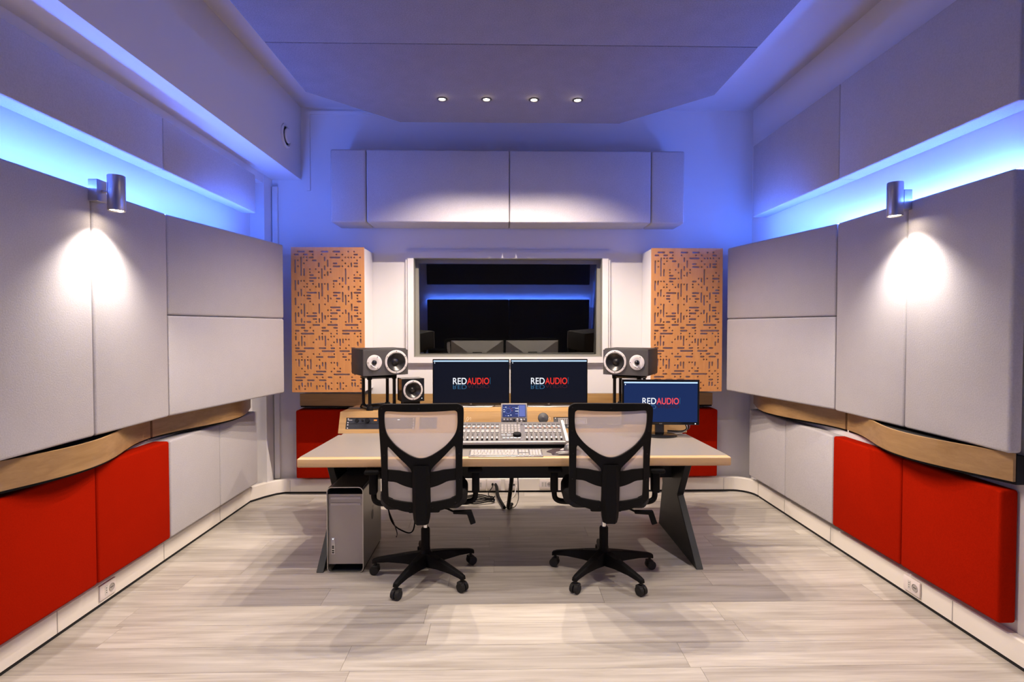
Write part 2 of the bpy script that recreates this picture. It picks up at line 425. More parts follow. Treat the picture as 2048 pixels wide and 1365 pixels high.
struct('wall_live_room', join(box(-2.5, 2.6, 8.0, 8.1, -.1, 3.4), box(-2.6, -2.5, YB + WT, 8.1, -.1, 3.4), box(2.6, 2.7, YB + WT, 8.1, -.1, 3.4),
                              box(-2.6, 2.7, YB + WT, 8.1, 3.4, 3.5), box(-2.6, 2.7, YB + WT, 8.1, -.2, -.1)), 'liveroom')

# ================================================================== ACOUSTIC PANELS
def panel(label, m, x0, x1, y0, y1, z0, z1, group=None, r=0.014, name='acoustic_panel'):
    c = Vector(((x0 + x1) / 2, (y0 + y1) / 2, z0))
    g = bbox(x0 - c.x, x1 - c.x, y0 - c.y, y1 - c.y, 0, z1 - z0, r, 3)
    return tag(ob(name, g, m, loc=c, smooth=True), label, 'acoustic panel', group)
G = 0.004
# upper row
gu = 'upper grey wall panels'
panel('upper grey felt panel on the wall below the white beam, beside the window wall', 'greyfab', -2.06, -1.955, 3.245 + G / 2, 4.44, 2.372, 2.675, gu, .008)
panel('upper grey felt panel below the white beam, the one nearest the viewer', 'greyfab', -2.06, -1.955, 2.04, 3.245 - G / 2, 2.372, 2.675, gu, .008)
panel('tall upper grey felt panel on the wall opposite the beam, beside the window wall', 'greyfab', 2.12, 2.24, 3.44 + G / 2, 4.63, 2.392, 2.99, gu, .008)
panel('tall dark-lit upper felt panel opposite the beam, nearest the viewer', 'greyfab', 2.12, 2.24, 2.235, 3.44 - G / 2, 2.392, 2.99, gu, .008)
# big panels
gb = 'large grey wall panels'
panel('large upright grey felt panel under the wall lamp, seen at the far left edge', 'greyfab', -2.065, -1.965, 2.09, 2.688, .935, 2.13, gb)
panel('large upright grey felt panel right beside the lamp glow, on the beam side', 'greyfab', -2.065, -1.965, 2.692, 3.283, .935, 2.13, gb)
panel('large upright grey felt panel under the wall lamp, seen at the far right edge', 'greyfab', 2.15, 2.212, 2.28, 2.888, .926, 2.13, gb)
panel('large upright grey felt panel between the lamp glow and the split panels, opposite the beam', 'greyfab', 2.15, 2.212, 2.892, 3.498, .926, 2.13, gb)
# angled wide panels, two stacked on each side
def angled(label, xa, ya, xb, yb, z0, z1, side):
    L = math.hypot(xb - xa, yb - ya); an = math.atan2(yb - ya, xb - xa)
    t = 0.09
    g = bbox(0, L, (0 if side < 0 else -t), (t if side < 0 else 0), 0, z1 - z0, .014, 3)
    return tag(ob('acoustic_panel', g, 'greyfab', loc=(xa, ya, z0), rot=(0, 0, an), smooth=True), label, 'acoustic panel', 'wide angled wall panels')
angled('wide grey felt panel angled out, upper of the stacked pair beside the left wooden diffuser', -1.967, 3.287, -1.754, 4.476, 1.537, 2.13, -1)
angled('wide grey felt panel angled out, lower of the stacked pair beside the left wooden diffuser', -1.967, 3.287, -1.754, 4.476, .935, 1.533, -1)
angled('wide grey felt panel angled out, upper of the stacked pair beside the right wooden diffuser', 2.148, 3.502, 1.90, 4.61, 1.537, 2.13, 1)
angled('wide grey felt panel angled out, lower of the stacked pair beside the right wooden diffuser', 2.148, 3.502, 1.90, 4.61, .93, 1.533, 1)
# lower row
panel('dark red felt panel low on the left edge, above the socket', 'redfab', -2.13, -2.03, 2.18, 2.778, .168, .768, 'red wall panels')
panel('red felt panel low on the left, touching the low grey panels', 'redfab', -2.13, -2.03, 2.782, 3.388, .168, .768, 'red wall panels')
panel('low grey felt panel next to the red ones, left of the desk', 'greyfab', -2.13, -2.03, 3.392, 3.988, .168, .768, 'low grey wall panels')
panel('low grey felt panel next to the white corner column', 'greyfab', -2.13, -2.03, 3.992, 4.60, .168, .768, 'low grey wall panels')
panel('dark red felt panel low on the right edge', 'redfab', 2.165, 2.245, 2.325, 2.918, .168, .755, 'red wall panels')
panel('red felt panel low on the right, touching the low grey panels', 'redfab', 2.165, 2.245, 2.922, 3.534, .168, .755, 'red wall panels')
panel('low grey felt panel next to the red ones, right of the desk', 'greyfab', 2.165, 2.245, 3.538, 4.138, .168, .755, 'low grey wall panels')
panel('low grey felt panel at the far right end by the curved skirting corner', 'greyfab', 2.165, 2.245, 4.142, 4.75, .168, .755, 'low grey wall panels')
a = on_y(591, 817, 4.76); b = on_y(591, 958, 4.76)
panel('red felt panel on the window wall behind the computer tower', 'redfab', a.x, a.x + .6, 4.76, 4.915, b.z, a.z - .02, 'red wall panels')
a = on_y(1436, 815, 4.76)
panel('red felt panel on the window wall behind the single monitor', 'redfab', a.x - .6, a.x, 4.76, 4.915, b.z, a.z - .02, 'red wall panels')
# row above the window
YF = 4.60
xs = [on_y(p, 372, YF).x for p in (660, 732, 1019, 1303, 1370)]
z1 = on_y(1010, 300, YF).z; z0 = on_y(1010, 446, YF).z
lb = ['narrow grey felt panel at the beam end of the row above the window', 'wide grey felt panel above the left half of the window',
      'wide grey felt panel above the right half of the window', 'narrow grey felt panel at the right end of the row above the window']
for i in range(4):
    panel(lb[i], 'greyfab', xs[i] + .002, xs[i + 1] - .002, YF, YB - .03, z0, z1, 'panels above the window', .016)

# ceiling cloud: chamfered front piece plus straight pieces towards the viewer
ZCL = 3.05
pts = [on_z(x_, y_, ZCL) for x_, y_ in ((800, 244), (1238, 249), (1428, 192), (610, 183))]
yf = (pts[0].y + pts[1].y) / 2; ym = (pts[2].y + pts[3].y) / 2
x0, x1 = pts[3].x, pts[2].x
ys = on_z(1003, 90, ZCL).y
CT = 0.10
def cloud(poly, label):
    c = Vector((sum(p[0] for p in poly) / len(poly), sum(p[1] for p in poly) / len(poly), ZCL))
    g = bevelled(prism([(p[0] - c.x, p[1] - c.y) for p in poly], 0, CT), .006, 2)
    return tag(ob('ceiling_panel', g, 'cloudfab', loc=c, smooth=True), label, 'ceiling panel', 'hanging ceiling felt panels')
cloud([(x0, ys + .002), (x1, ys + .002), (x1, ym), (pts[1].x, yf), (pts[0].x, yf), (x0, ym)], 'grey felt ceiling panel with cut corners holding the four downlights')
yb_ = ys
for i, l in enumerate(['grey felt ceiling panel behind the thin seam, at the top edge', 'grey felt ceiling panel overhead, second behind the seam', 'grey felt ceiling panel overhead, third behind the seam']):
    cloud([(x0, yb_ - 1.3 + .002), (x1, yb_ - 1.3 + .002), (x1, yb_ - .002), (x0, yb_ - .002)], l); yb_ -= 1.3
# suspension rods of the cloud
for i, (rx, ry) in enumerate([(x0 + .3, ys + .35), (x1 - .3, ys + .35), (x0 + .3, ys - .6), (x1 - .3, ys - .6), (x0 + .3, ys - 1.9), (x1 - .3, ys - 1.9), (x0 + .3, ys - 3.2), (x1 - .3, ys - 3.2)]):
    tag(ob('suspension_rod', cyl(.004, 0, ZC - ZCL - CT, 8), 'steel', loc=(rx, ry, ZCL + CT)), 'thin steel rod holding the hanging ceiling panels', 'rod', 'ceiling panel rods')

# ------------------------------------------------------------------ downlights
def spot(parent, loc, power, col, angle, blend, rad, rot=(0, 0, 0)):
    l = bpy.data.lights.new('lamp_bulb', 'SPOT'); l.energy = power; l.color = col; l.spot_size = R(angle); l.spot_blend = blend
    l.shadow_soft_size = rad
    o = bpy.data.objects.new('lamp_bulb', l); COL.objects.link(o); o.parent = parent; o.location = loc; o.rotation_euler = rot
    return o
dl = [on_z(p, q, ZCL) for p, q in ((884, 197), (973, 198), (1068, 199), (1155, 200))]
dy = sum(p.y for p in dl) / 4
names = ['first of the four small warm downlights counting from the left', 'second of the four small warm downlights counting from the left',
         'third of the four small warm downlights counting from the left', 'rightmost of the four small warm downlights in the ceiling panel']
rows = [(dy, names, 1.0), (dy - 1.55, ['%s small warm downlight from the left in the overhead row before the viewer' % q for q in ('first', 'second', 'third', 'fourth')], 0.45)]
for ry, nm, k in rows:
    for i in range(4):
        t = thing('downlight', nm[i], 'downlight', (dl[i].x, ry, ZCL), group='downlights')
        ob('trim_ring', lathe([(.022, -.001), (.036, -.001), (.038, -.004), (.034, -.007), (.024, -.007), (.022, -.001)], 24, False), 'dgrey', t, smooth=True)
        ob('lamp_lens', xf(lathe([(.0005, -.0045), (.0215, -.003), (.0215, .0)], 20, False)), 'lens', t, smooth=True)
        spot(t, (0, 0, -.012), DOWN_W * k, DOWN_COL, 121, 0.58, .010)

# ------------------------------------------------------------------ LED strips in the gap above the big panels
def led(label, g): return tag(ob('led_strip', g, 'led'), label, 'led strip', 'blue led strips')
def ledpath(label, pts_, wdt):
    g = []
    for (xa_, ya_), (xb_, yb2_) in zip(pts_[:-1], pts_[1:]):
        L = math.hypot(xb_ - xa_, yb2_ - ya_)
        g.append(xf(box(0, L, -wdt / 2, wdt / 2, 0, .004), (xa_, ya_, 0), (0, 0, math.atan2(yb2_ - ya_, xb_ - xa_))))
    o = led(label, join(*g)); o.location.z = 2.1312; return o
ledpath('blue led strip glowing above the big panels on the beam side', [(-2.012, 2.10), (-2.012, 3.29), (-1.80, 4.47)], .012)
ledpath('blue led strip glowing above the big panels opposite the beam', [(2.192, 2.29), (2.192, 3.51), (1.945, 4.61)], .012)
# rear wall, seen only in the window reflection
panel('large charcoal felt panel on the wall behind the viewer', 'darkfab', -1.35, .40, YR + .06, YR + .16, .0, 1.18, 'rear wall panels')
panel('second large charcoal felt panel on the wall behind the viewer', 'darkfab', .404, 2.15, YR + .06, YR + .16, .0, 1.18, 'rear wall panels')
panel('upper charcoal felt panel on the wall behind the viewer', 'darkfab', -1.35, 2.15, YR + .01, YR + .14, 1.50, 3.3, 'rear wall panels')
led('blue led strip on the wall behind the viewer', box(-1.35, 2.15, YR + .03, YR + .042, 1.15, 1.156))
# ------------------------------------------------------------------ wall lamps
def wall_lamp(label, wall_x, cx, cy, s, zt, zb, yb2, lit=True):
    t = thing('wall_lamp', label, 'wall lamp', (wall_x, cy, zb), group='steel cylinder wall lamps')
    L = zt - zb; dx = cx - wall_x
    ob('bracket', bbox(min(0, s * .045), max(0, s * .045), yb2 - cy - .032, yb2 - cy + .032, .04, .145, .003), 'steel', t)
    ob('arm', tube([(s * .04, yb2 - cy, .09), (dx - s * .03, yb2 - cy, .09), (dx, 0, .09)], .007, 8), 'steel', t, smooth=True)
    ob('cylinder_shade', xf(lathe([(.031, 0.004), (.0365, 0.0), (.0375, .003), (.0375, L - .002), (.036, L), (.0005, L)], 32, False), (dx, 0, 0)), 'steel', t, smooth=True)
    ob('lamp_lens', xf(lathe([(.0005, .006), (.031, .006)], 24, False), (dx, 0, 0)), 'lens' if lit else 'dgrey', t)
    if lit: spot(t, (dx, 0, -.004), SPOT_W, SPOT_COL, 118, 0.85, .02, (0, R(-s * 6), 0))
wall_lamp('lit steel cylinder wall lamp on the beam side wall', -1.965, -1.86, on_x(233, 390, -1.86).y, 1, 2.195, 2.025, 2.70)
wall_lamp('lit steel cylinder wall lamp on the wall opposite the beam', 2.15, 2.045, on_x(1790, 395, 2.045).y, -1, 2.215, 2.04, 2.885)

# ================================================================== WAVY WOOD RAILS
def wave_rail(label, fx, s0, s1, along, wall, z0=.80, z1=.922, face=1):
    N = max(24, int((s1 - s0) / .03)); th = .012
    t = [s0 + (s1 - s0) * i / N for i in range(N + 1)]
    P = lambda q, d, z: ((d, q, z) if along == 'y' else (q, d, z))
    def strip(zz0, zz1, off0, off1):
        v, f = [], []
        for q in t:
            a_ = fx(q); sg = 1 if wall > a_ else -1
            d0 = a_ + sg * off0; d1 = wall if off1 is None else a_ + sg * off1
            v += [P(q, d0, zz0), P(q, d0, zz1), P(q, d1, zz1), P(q, d1, zz0)]
        for i in range(N):
            for k in range(4): j = (k + 1) % 4; f.append((i * 4 + k, i * 4 + j, i * 4 + 4 + j, i * 4 + 4 + k))
        f.append((3, 2, 1, 0)); f.append(tuple(N * 4 + k for k in range(4)))
        return v, f
    o = thing('wavy_rail', label, 'wood rail', group='wavy wooden rails')
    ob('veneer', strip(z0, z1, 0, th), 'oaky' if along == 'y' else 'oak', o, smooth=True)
    ob('hollow_shade_core', strip(z0 - .014, z1 - .012, th + .004, None), 'darkgap', o, smooth=True)  # black solid: wavy under-layer, plus shade of the hollow put into its colour
wl = lambda q: -(2.02 - .085 * math.cos(2 * PI * (q - 2.6) / 1.46))
wave_rail('wavy oak rail above the red panels on the beam side', wl, 2.15, 3.325, 'y', XL + .004)
wave_rail('wavy oak rail above the low grey panels on the beam side', wl, 3.345, 4.56, 'y', XL + .004)
wr = lambda q: 2.15 - .085 * math.cos(2 * PI * (q - 2.78) / 1.46)
wave_rail('wavy oak rail above the red panels opposite the beam', wr, 2.30, 3.50, 'y', XR - .004)
wave_rail('wavy oak rail above the low grey panels opposite the beam', wr, 3.52, 4.74, 'y', XR - .004)
zr1 = on_y(640, 788, 4.83).z; zr0 = on_y(640, 812, 4.83).z
xa = on_y(600, 800, 4.83).x; xb = on_y(1425, 800, 4.83).x
wb = lambda q: 4.83 - .045 * (1 - math.cos(2 * PI * (q - xa) / (xb - xa) * 2)) / 2
wave_rail('wavy oak rail on the window wall behind the desk', wb, xa, xb, 'x', YB - .003, zr0, zr1)

# ================================================================== SLOTTED WOOD DIFFUSERS
HS = {0: '1-3 5-6 9-11 13-15', 1: '0-1 3-4 20-21', 2: '5-6 12-15', 3: '6-7', 4: '13-14 20-21', 5: '13-15 20-21', 8: '5-6', 9: '5-7 20-22', 10: '5-6 13-14',
      13: '21-22', 14: '4-7 13-15 20-22', 15: '4-5 13-14', 16: '4-5 14-15', 17: '21-22', 19: '12-15 20-21', 20: '14-15 20-21', 21: '6-7 12-14', 22: '4-7 20-21',
      23: '6-7 12-14 21-22', 24: '4-5', 25: '0-3 6-8 11-14 17-21', 26: '2-3 9-10 13-14', 27: '0-1 3-4 9-11 16-22', 28: '2-6 16-18', 33: '0-1 3-6 8-10 12-13 19-20',
      34: '0-3 9-13 15-18', 35: '1-2 18-19 21-22', 36: '7-9 11-13 16-17 19-21', 41: '7-10 14-15', 42: '3-4 6-9 13-18', 43: '0-3 11-12', 44: '0-2 4-6 8-10 19-20'}
VS = {0: '3-7 10-13 16-18 21-24 29-30', 1: '10-11 14-15 21-22 31-32 37-39 46-47', 2: '2-8 13-15 20-21 23-24 29-32 45-46', 3: '6-8 18-22 31-32 37-39', 4: '39-40 45-46',
      5: '37-40 45-46', 7: '46-47', 8: '4-5 11-12 14-16 18-21 23-24 29-30 39-40', 9: '6-9 11-15 21-24 29-30 38-39', 10: '2-3 5-6 22-23 29-32 38-40 45-47',
      11: '3-5 7-8 11-13 15-17 46-47', 14: '30-31 38-39', 15: '30-32 45-47', 16: '9-10 14-17 30-31', 17: '6-11 15-18 20-21', 18: '12-13 21-24',
      19: '4-5 14-16 18-20 22-24 38-40 45-46', 20: '38-39 45-46', 21: '31-32', 22: '30-31 37-40'}
DS = {0: '18 20', 1: '6 9 14 16', 2: '3 4 17 18 19 20 22', 3: '1 4 16 21', 4: '3 17', 5: '1 16 18', 6: '5 7 12', 7: '5 8 12 21', 8: '10 20 22', 9: '8 15 18', 10: '2 3 20 22',
      11: '4 6 10 13 15', 12: '3 4 7 13 16 20 22', 13: '5', 15: '3 18 21', 16: '10 12 21', 17: '5 14 18', 18: '2 6 10', 19: '1', 20: '11 12', 21: '4 16 21 22', 22: '11 12 15',
      24: '3 7 12 17 22', 26: '5 19 21', 27: '6 14', 28: '0 9 12 14 20 22', 29: '3 12 13 21 22', 30: '7 11 17 18', 31: '6 13', 32: '0 12 18', 33: '15 17', 35: '6 8 13 16',
      36: '2 4', 37: '0 2 4 8 17 18', 38: '12 13', 39: '7', 40: '2 13 15', 41: '3 12 19 21', 42: '0 20 22', 43: '7 9 15 19 22', 44: '22', 45: '12 14 16 22', 46: '3 8 9 17 21', 47: '0 3 12 14 16 22'}
DW, DH = 0.602, 1.205
PX, PY = 0.02436, 0.0243; U0 = 0.0335; V0 = DH - 0.0365; HR = 0.0074
def slot(c0, r0, c1, r1):
    xA, zA, xB, zB = U0 + c0 * PX, V0 - r0 * PY, U0 + c1 * PX, V0 - r1 * PY
    lp = []; n = 5
    if r0 == r1:
        for k in range(n + 1): q = -PI / 2 + PI * k / n; lp.append((xB + HR * math.cos(q), zB + HR * math.sin(q)))
        for k in range(n + 1): q = PI / 2 + PI * k / n; lp.append((xA + HR * math.cos(q), zA + HR * math.sin(q)))
    else:
        for k in range(n + 1): q = PI * k / n; lp.append((xA + HR * math.cos(q), zA + HR * math.sin(q)))
        for k in range(n + 1): q = PI + PI * k / n; lp.append((xB + HR * math.cos(q), zB + HR * math.sin(q)))
    return lp
holes = []
for r_, s_ in HS.items():
    for q in s_.split(): c0, c1 = map(int, q.split('-')); holes.append(slot(c0, r_, c1, r_))
for c_, s_ in VS.items():
    for q in s_.split(): r0, r1 = map(int, q.split('-')); holes.append(slot(c_, r0, c_, r1))
for r_, s_ in DS.items():
    for q in s_.split():
        c_ = int(q); holes.append([(U0 + c_ * PX + HR * math.cos(2 * PI * k / 10), V0 - r_ * PY + HR * math.sin(2 * PI * k / 10)) for k in range(10)])
dg = plate([(0, 0), (DW, 0), (DW, DH), (0, DH)], holes, 0.011)
zd = on_y(650, 785, YF).z
data = None
for lab, px_ in (('slotted wooden diffuser panel on the window wall, left of the window', 656), ('slotted wooden diffuser panel on the window wall, right of the window', 1373.5)):
    cx = on_y(px_, 640, YF).x
    t = thing('wooden_diffuser', lab, 'diffuser', (cx - DW / 2, YF, zd), group='slotted wooden diffusers')
    p = ob('slotted_face', dg, 'cherry', t, data=data); data = p.data
    ob('felt_backing', box(.004, DW - .004, .0115, .03, .004, DH - .004), 'backing', t)
    ob('side_box', bbox(.003, DW - .003, .031, YB - YF - .003, .003, DH - .003, .004), 'wall', t)

# round air valve on the beam
vc = on_x(571, 272, -1.765)
t = thing('air_valve', 'round white air valve on the side of the beam', 'air vent', vc, (0, PI / 2, 0))
ob('valve_ring', lathe([(.075, 0), (.098, 0), (.098, .008), (.082, .016), (.074, .008), (.074, 0)], 32, False), 'wall', t, smooth=True)
ob('valve_throat', lathe([(.0005, .001), (.075, .001)], 24, False), 'darkgap', t)
ob('valve_disc', lathe([(.054, .010), (.060, .018), (.054, .030), (.0005, .034)], 32, False), 'wall', t, smooth=True)

# ================================================================== DESK
DZ = 0.72
fa = on_z(593, 919, DZ); fb = on_z(1463, 915, DZ)
DY = (fa.y + fb.y) / 2
dx0, dx1 = fa.x, fb.x
BX0, BX1 = -1.145, 1.315
desk = thing('studio_desk', 'wide studio desk with grey top, oak edge and dark legs', 'desk', (0, DY, 0))
D = lambda x_, y_, z_: (x_, y_ - DY, z_)
EB = 4.22
top = [(dx0 + .02, .05), (dx1 - .02, .05), (dx1 - .05, 3.80 - DY), (BX1 - .02, EB - DY), (BX0 + .02, EB - DY), (dx0 + .05, 3.80 - DY)]
ob('worktop', prism(top, DZ - .045, DZ), 'desk', desk)
ob('front_edge', bbox(dx0, dx1, 0, .052, DZ - .05, DZ + .001, .008, 3), 'nose', desk, smooth=True)
for s_, xe in ((0, dx0), (1, dx1)):
    q = [(xe, .05), (xe + (.02 if s_ == 0 else -.02), .05), (xe + (.05 if s_ == 0 else -.05), 3.80 - DY), (xe + (.03 if s_ == 0 else -.03), 3.80 - DY)]
    ob('side_edge', prism(q, DZ - .05, DZ), 'desk', desk)
# legs: flat boards with a notched front and rear profile
for px_, s_ in ((646, -1), (1398, 1)):
    lx = on_z(px_, 1138, 0).x
    prof = [(3.26, 0), (4.06, 0), (3.97, .33), (4.05, DZ - .046), (3.42, DZ - .046), (3.63, .345)]
    v = [(lx - .022, y_ - DY, z_) for y_, z_ in prof] + [(lx + .022, y_ - DY, z_) for y_, z_ in prof]
    n = len(prof)
    f = [tuple(range(n)), tuple(range(2 * n - 1, n - 1, -1))] + [(i, (i + 1) % n, n + (i + 1) % n, n + i) for i in range(n)]
    ob('leg', bevelled((v, f), .003, 1), 'anth', desk)
lxa, lxb = on_z(646, 1138, 0).x + .022, on_z(1398, 1138, 0).x - .022
ob('apron', box(lxa, lxb, 3.76 - DY, 3.785 - DY, .425, DZ - .046), 'anth', desk)
ob('under_shelf', box(lxa, lxb, 3.66 - DY, 3.759 - DY, DZ - .075, DZ - .047), 'anth', desk)
# oak rack bridge with sloped face; rack bays are real openings
BZ = 0.862; BF0, BF1, BBK = 3.858, 3.917, 4.25
sl = math.atan2(BF1 - BF0, BZ - DZ); FL = math.hypot(BF1 - BF0, BZ - DZ)
def bay(pxa, pxb): return on_y(pxa, 850, 3.89).x, on_y(pxb, 850, 3.89).x
bays = [bay(692, 831), bay(839, 874), bay(1107, 1246)]
def face(u, v, q): # u = world x, v along slope, q depth
    return (u, BF0 - DY + v * math.sin(sl) + q * math.cos(sl), DZ + v * math.cos(sl) - q * math.sin(sl))
fv0, fv1 = .030, .112
ob('bridge_face', plate([(BX0, .0005), (BX1, .0005), (BX1, FL), (BX0, FL)], [[(a_, fv0), (b_, fv0), (b_, fv1), (a_, fv1)] for a_, b_ in bays], .018, face), 'oak', desk)
ob('bridge_top', prism([(BX0, BF1 + .0 - DY), (BX1, BF1 - DY), (BX1 - .03, BBK - DY), (BX0 + .03, BBK - DY)], BZ - .018, BZ + .0005), 'oak', desk)
for xe in (BX0, BX1 - .018):
    v = [(x_, y_ - DY, z_) for x_ in (xe, xe + .018) for y_, z_ in ((BF0 + .018, DZ), (BBK, DZ), (BBK, BZ - .018), (BF1 + .018, BZ - .018))]
    ob('bridge_side', (v, [(0, 1, 2, 3), (7, 6, 5, 4), (0, 4, 5, 1), (1, 5, 6, 2), (2, 6, 7, 3), (3, 7, 4, 0)]), 'oaky', desk)
ob('bridge_back', box(BX0 + .03, BX1 - .03, BBK - .016 - DY, BBK - DY, DZ, BZ - .018), 'oak', desk)
# engraved signature marks on the bridge face
for pc in (936, 1095):
    c = on_y(pc, 832, 3.895)
    pth = [(c.x - .02, -.02), (c.x - .005, .02), (c.x + .004, .012), (c.x - .008, -.012), (c.x + .004, .0), (c.x + .016, .018), (c.x + .02, .01), (c.x + .018, -.006)]
    ob('engraved_mark', tube([face(x_, .095 + v_ * .9, -.0002) for x_, v_ in [(p.x, p.y) for p in smoothpath([(a_, b_, 0) for a_, b_ in pth], 4)]], .0008, 5), 'pale', desk)

# rack equipment in the bays (each stands in the desk)
def rackpanel(label, a_, b_, v0, v1, m, grp='rack units'):
    t = thing('rack_unit', label, 'rack unit', (0, DY, 0), group=grp)
    def pl(u0, u1, w0, w1, q0, q1): 
        g = box(u0, u1, w0, w1, q0, q1); return [face(*p) for p in g[0]], g[1]
    ob('front_panel', pl(a_ + .001, b_ - .001, v0 + .001, v1 - .001, .004, .012), m, t)
    ob('chassis', pl(a_ + .01, b_ - .01, v0 + .002, v1 - .002, .0121, .16), 'dgrey', t)
    return t, pl
def knob(t, pl, u, v, r, m, h=.014):
    P = [face(u, v, .004), face(u, v, .004 - h)]
    ob('knob', tube(P, r, 14), m, t, smooth=False)
def screws(t, pl, a_, b_, v0, v1):
    for u in (a_ + .014, b_ - .014):
        for v in (v0 + .008, v1 - .008): ob('screw', tube([face(u, v, .004), face(u, v, .001)], .0045, 8), 'white', t)
a_, b_ = bays[0]; vm = .069
t, pl = rackpanel('black audio interface rack unit with round knobs, left of the chairs', a_, b_, vm, fv1, 'bluegrey')
knob(t, pl, a_ + .075, vm + .023, .014, 'black', .006); knob(t, pl, a_ + .115, vm + .022, .007, 'black'); knob(t, pl, a_ + .15, vm + .022, .016, 'black', .016)
ob('red_display', pl(a_ + .195, a_ + .216, vm + .02, vm + .03, .002, .004), 'orange', t)
ob('printed_stripe', pl(a_ + .012, a_ + .042, vm + .024, vm + .029, .0032, .0041), 'lgrey', t)
ob('lit_mark', pl(a_ + .36, a_ + .376, vm + .026, vm + .031, .003, .0041), 'pled', t)
screws(t, pl, a_, b_, vm, fv1)
t, pl = rackpanel('plain blue-black blanking panel below the audio interface', a_, b_, fv0, vm, 'bluegrey'); screws(t, pl, a_, b_, fv0, vm)
a_, b_ = bays[1]
t, pl = rackpanel('small dark panel with grey lines set beside the audio interface', a_, b_, fv0, fv1, 'dgrey')
for k in range(3): ob('printed_line', pl(a_ + .03, b_ - .03, .055 + .014 * k, .057 + .014 * k, .003, .0041), 'mgrey', t)
a_, b_ = bays[2]
t, pl = rackpanel('grey rack unit with upright cooling fins near the right chair', a_, b_, fv0, fv1, 'dgrey')
for k in range(16): ob('fin', pl(a_ + .035 + .013 * k, a_ + .043 + .013 * k, .06, .098, -.002, .0039), 'lgrey', t)
ob('top_lip', pl(a_ + .03, a_ + .25, .099, .104, -.002, .0039), 'lgrey', t)
for k in range(3): knob(t, pl, a_ + .045 + .03 * k, .045, .007, 'black' if k == 1 else 'lgrey', .01)
for k in range(3): knob(t, pl, b_ - .05 - .03 * k, .06, .004, 'white', .004)
screws(t, pl, a_, b_, fv0, fv1)

# ================================================================== MONITORS
def monitor(label, cx, cy, z0, w_, h_, scr, red, rotz=0.0, logo='LG', stand='plate', zb=BZ, group='computer monitors'):
    t = thing('computer_monitor', label, 'monitor', (cx, cy, zb + .0008), (0, 0, rotz), group)
    z0 -= zb + .0008
    ob('bezel', bbox(-w_ / 2, w_ / 2, 0, .018, z0, z0 + h_, .003), 'blackgl', t)
    # pale facetted back shell
    b0 = [(-w_ / 2 + .01, .018, z0 + .01), (w_ / 2 - .01, .018, z0 + .01), (w_ / 2 - .01, .018, z0 + h_ - .01), (-w_ / 2 + .01, .018, z0 + h_ - .01)]
    b1 = [(-w_ * .16, .085, z0 + h_ * .38), (w_ * .16, .085, z0 + h_ * .38), (w_ * .16, .085, z0 + h_ * .62), (-w_ * .16, .085, z0 + h_ * .62)]
    ob('back_shell', (b0 + b1, [(0, 1, 2, 3), (7, 6, 5, 4)] + [(i, (i + 1) % 4, 4 + (i + 1) % 4, 4 + i) for i in range(4)]), 'monback' if logo == 'LG' else 'black', t)
    ob('mount_plate', bbox(-.05, .05, .0851, .096, z0 + h_ * .5 - .05, z0 + h_ * .5 + .05, .004), 'black', t)
    e_ = .008 if logo == 'LG' else .014
    s = ob('screen', box(-w_ / 2 + e_, w_ / 2 - e_, -.0012, .001, z0 + .02, z0 + h_ - e_), scr, t)
    ob('menu_bar', box(-w_ / 2 + e_, w_ / 2 - e_, -.0022, -.0013, z0 + h_ - e_ - .011, z0 + h_ - e_ - .001), 'bar', s)
    ob('desktop_icon', box(-w_ / 2 + e_ + .006, -w_ / 2 + e_ + .011, -.0022, -.0013, z0 + h_ - e_ - .024, z0 + h_ - e_ - .016), 'uiw', s)
    W_ = w_ * .48; zt = z0 + h_ * .46; hh = h_ * .145; x_ = -w_ * .235
    text('white_letters', 'RED', hh * 1.36, 'twhite', s, (x_, -.002, zt), off=.012 * hh / .05 * .05, width=W_ * .37)
    text('red_letters', 'AUDIO', hh * 1.36, red, s, (x_ + W_ * .38, -.002, zt), off=.001, width=W_ * .60)
    text('mirrored_letters', 'RED', hh * .9, 'tglow', s, (x_, -.002, zt - .006), width=W_ * .37, flip=True)
    text('mirrored_letters', 'AUDIO', hh * .7, 'tdark', s, (x_ + W_ * .38, -.002, zt - .006), width=W_ * .60, flip=True)
    ob('side_mark', box(x_ + W_ * 1.0, x_ + W_ * 1.012, -.002, -.0013, zt, zt + hh), 'tglow', s)
    text('maker_mark', logo, .012, 'lgrey', t, (-.008, -.0006, z0 + .006))
    if stand == 'plate':
        ob('stand_neck', bbox(-.03, .03, .0961, .108, .006, z0 + h_ * .5 + .03, .004), 'black', t)
        ob('stand_base', bevelled(prism([(-.16, .16), (-.18, .06), (-.16, -.015), (-.08, -.028), (0, -.032), (.08, -.028), (.16, -.015), (.18, .06), (.16, .16)], 0, .006), .002, 1), 'lgrey', t)
    else:
        ob('stand_neck', bbox(-.03, .03, .02, .05, .012, z0 + .06, .006), 'blackgl', t)
        ob('stand_base', xf(lathe([(.095, 0), (.118, 0), (.12, .008), (.11, .014), (.0005, .017)], 40, False), (0, .03, 0), sc=(1, .72, 1)), 'blackgl', t, smooth=True)
        ob('base_sticker', box(-.01, .045, -.037, -.025, .0136, .0142), 'white', t)
        ob('power_light', box(w_ / 2 - .03, w_ / 2 - .024, -.0015, 0, z0 + .006, z0 + .012), 'pled', t)
    return t
YM = 4.14
l0, l1 = on_y(865, 719, YM), on_y(1019, 811, YM)
r0, r1 = on_y(1021, 719, YM), on_y(1175, 811, YM)
monitor('left of the twin monitors on the desk bridge below the window', (l0.x + l1.x) / 2, YM, l1.z, l1.x - l0.x, l0.z - l1.z, 'scr', 'tred')
monitor('right of the twin monitors on the desk bridge below the window', (r0.x + r1.x) / 2, YM, l1.z, r1.x - r0.x, l0.z - l1.z, 'scr', 'tred')
YM3 = 3.70
